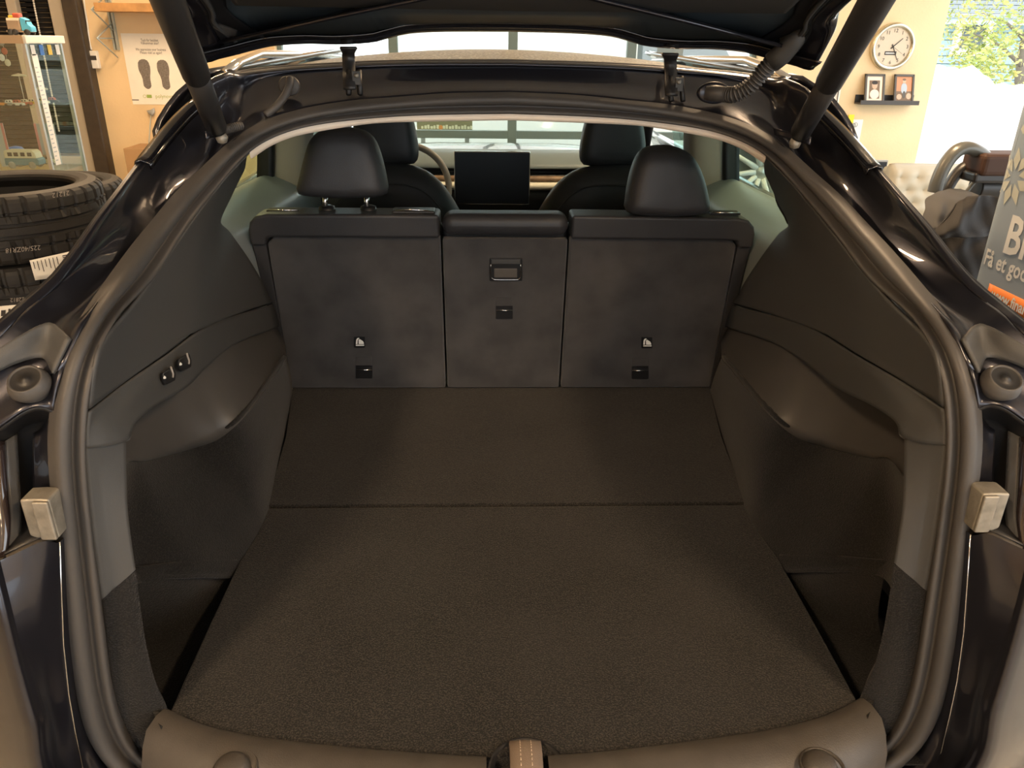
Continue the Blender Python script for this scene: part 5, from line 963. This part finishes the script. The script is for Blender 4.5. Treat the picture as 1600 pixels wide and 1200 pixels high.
# ================================================================== OUTSIDE
struct(MB().box((-30, -20, -.20), (40, 60, -.152)), 'ground_yard', 'asphalt')
rows = []
for j in range(46):
    y = 6.9+3.2*j/45; rows.append([])
    for i in range(80):
        x = 3.75+4.6*i/79; e = min(1, (x-3.75)/.35, (8.35-x)/.4, (y-6.9)/.5, (10.1-y)/.5); e = max(0, e)**.45
        h = 1.16+.22*math.exp(-((x-4.35)/.28)**2)+.05*math.sin(x*3+y)+.018*math.sin(x*17+y*9)+.014*math.sin(x*31-y*23)
        rows[-1].append(Vector((x+.02*math.sin(y*12), y+.03*math.sin(x*11), -.15+(h+.15)*e)))
tag(MB().grid(rows).build('tarpaulin', 'tarp', None, solid=.006), 'white wrinkled tarpaulin covering a low heap in the yard', 'tarpaulin')
ho = tag(empty('house', (16, 20, -.15)), 'teal clad house with dark tiled roof behind the tree', 'house'); ez = Y(1490, 37, 18).z
for k in range(14): MB().box((8.5, 18-.02*(k % 2), -.15+k*(ez+.15)/14), (26, 23, -.15+(k+1)*(ez+.15)/14-.012)).build('siding_board', 'siding', ho, smooth=False)
MB().box((8.2, 17.6, ez-.02), (26.3, 23.4, ez+.10)).build('eave', 'eave', ho, smooth=False)
for k in range(16):
    t = k/16; MB().box((8.1+2.4*t, 17.55+2.9*t, ez+.10+1.5*t), (26.4-2.4*t, 17.55+2.9*(t+.09), ez+.10+1.5*(t+1/16)-.02)).build('roof_tile_row', 'roof_tile', ho, smooth=False)
a = Y(1524, 52, 17.95); wi = MB().box((a.x-.45, 17.93, a.z-.45), (a.x+.35, 18.0, a.z+.35)).build('window', 'white_plastic', ho, smooth=False); MB().box((a.x-.3, 17.92, a.z-.3), (a.x+.2, 17.935, a.z+.22)).build('pane', 'dash_grey', wi, smooth=False)
tr_ = tag(empty('garden_tree', (8.0, 12.2, -.15)), 'pale yellow green leafy tree in front of the teal house', 'tree')
MB().tube(samp([Vector((8.0, 12.2, -.15)), Vector((8.05, 12.2, .8)), Vector((7.95, 12.25, 1.8)), Vector((8.1, 12.2, 3.0))], 12), [.11-.007*i for i in range(12)], 10).build('trunk', 'bark', tr_)
for k in range(14):
    q = k*2.4; z = .7+k*.16; MB().tube([(8.0, 12.2, z), (8.0+.5*math.cos(q), 12.2+.5*math.sin(q), z+.3), (8.0+1.0*math.cos(q), 12.2+1.0*math.sin(q), z+.45)], [.03, .02, .008], 6).build('branch', 'bark', tr_)
for nm, m, cnt in (('foliage', 'leaf', 6500), ('foliage', 'leaf_yellow', 2200)):
    g = MB(); vs, fs = [], []
    cl_ = [Vector((8.0+random.uniform(-1.35, 1.5), 12.2+random.uniform(-.9, .9), random.uniform(.45, 3.2))) for _ in range(60)]
    for k in range(cnt):
        p = random.choice(cl_)+Vector((random.gauss(0, .16), random.gauss(0, .16), random.gauss(0, .15))); u = Vector((random.gauss(0, 1), random.gauss(0, 1), random.gauss(0, 1))).normalized(); v = u.orthogonal().normalized(); L_ = random.uniform(.03, .06); i0 = len(vs)
        vs += [p-u*L_, p+v*L_*.45, p+u*L_, p-v*L_*.45]; fs.append((i0, i0+1, i0+2, i0+3))
    tag(g.add(vs, fs).build(nm, m, tr_, smooth=False), kind='stuff')
vn = tag(empty('parked_van', (1.4, 9.4, -.15)), 'white van parked outside the glazed garage door', 'van'); v0 = Vector((1.4, 9.4, -.15))
P = [(-1.9, .35), (2.6, .35), (2.65, .9), (2.5, 1.15), (1.9, 1.25), (1.45, 1.95), (1.2, 2.05), (-1.8, 2.05), (-1.95, 1.9)]
MB().prism([v0+Vector((x-.4, -.9, z)) for x, z in P], (0, 1.8, 0)).build('body', 'van_white', vn, smooth=False, bevel=.06)
MB().prism([v0+Vector((x-.4, -.905, z)) for x, z in ((.5, 1.3), (1.7, 1.3), (1.3, 1.85), (.5, 1.85))], (0, .01, 0)).build('side_window', 'dash_grey', vn, smooth=False)
for x in (-1.35, 1.75): MB().lathe([(.0003, -.1), (.2, -.1), (.33, -.09), (.34, 0), (.33, .09), (.0003, .1)], v0+Vector((x-.4, -.82, .34)), 28, axis='Y').build('wheel', 'tyre', vn); MB().tube([v0+Vector((x-.4+.40*math.cos(q), -.905, .34+.40*math.sin(q))) for q in [math.pi*k/14 for k in range(15)]], .03, 6).build('wheel_arch', 'eave', vn)
a, b = Y(651, 188, 7.4), Y(738, 204, 7.4); sg = tag(empty('sign_board', ((a.x+b.x)/2, 7.4, -.15)), 'olive sign board with pale lettering outside the garage door', 'sign'); MB().box((a.x, 7.4, b.z), (b.x, 7.43, a.z+.10)).build('board', 'sign_olive', sg, smooth=False); MB().box((a.x-.02, 7.39, b.z-.03), (b.x+.02, 7.44, b.z)).build('bottom_rail', 'sign_cream', sg, smooth=False)
for x in (a.x+.05, b.x-.05): MB().box((x-.02, 7.43, -.15), (x+.02, 7.46, b.z+.1)).build('post', 'alu', sg, smooth=False)
g = MB(); zc_ = Y(690, 199, 7.4).z
for k in range(17):
    if k not in (6,): g.box((a.x+.04+k*.028, 7.396, zc_-.013), (a.x+.04+k*.028+.019+.004*(k % 2), 7.4, zc_+.010+.006*(k % 3)))
g.build('sign_print', 'sign_cream', sg, smooth=False); MB().lathe([(.0003, -.004), (.02, -.004), (.02, 0)], (a.x+.04+6*.028+.01, 7.4, zc_), 14, axis='Y').build('sign_emblem', 'toy_orange', sg, smooth=False)
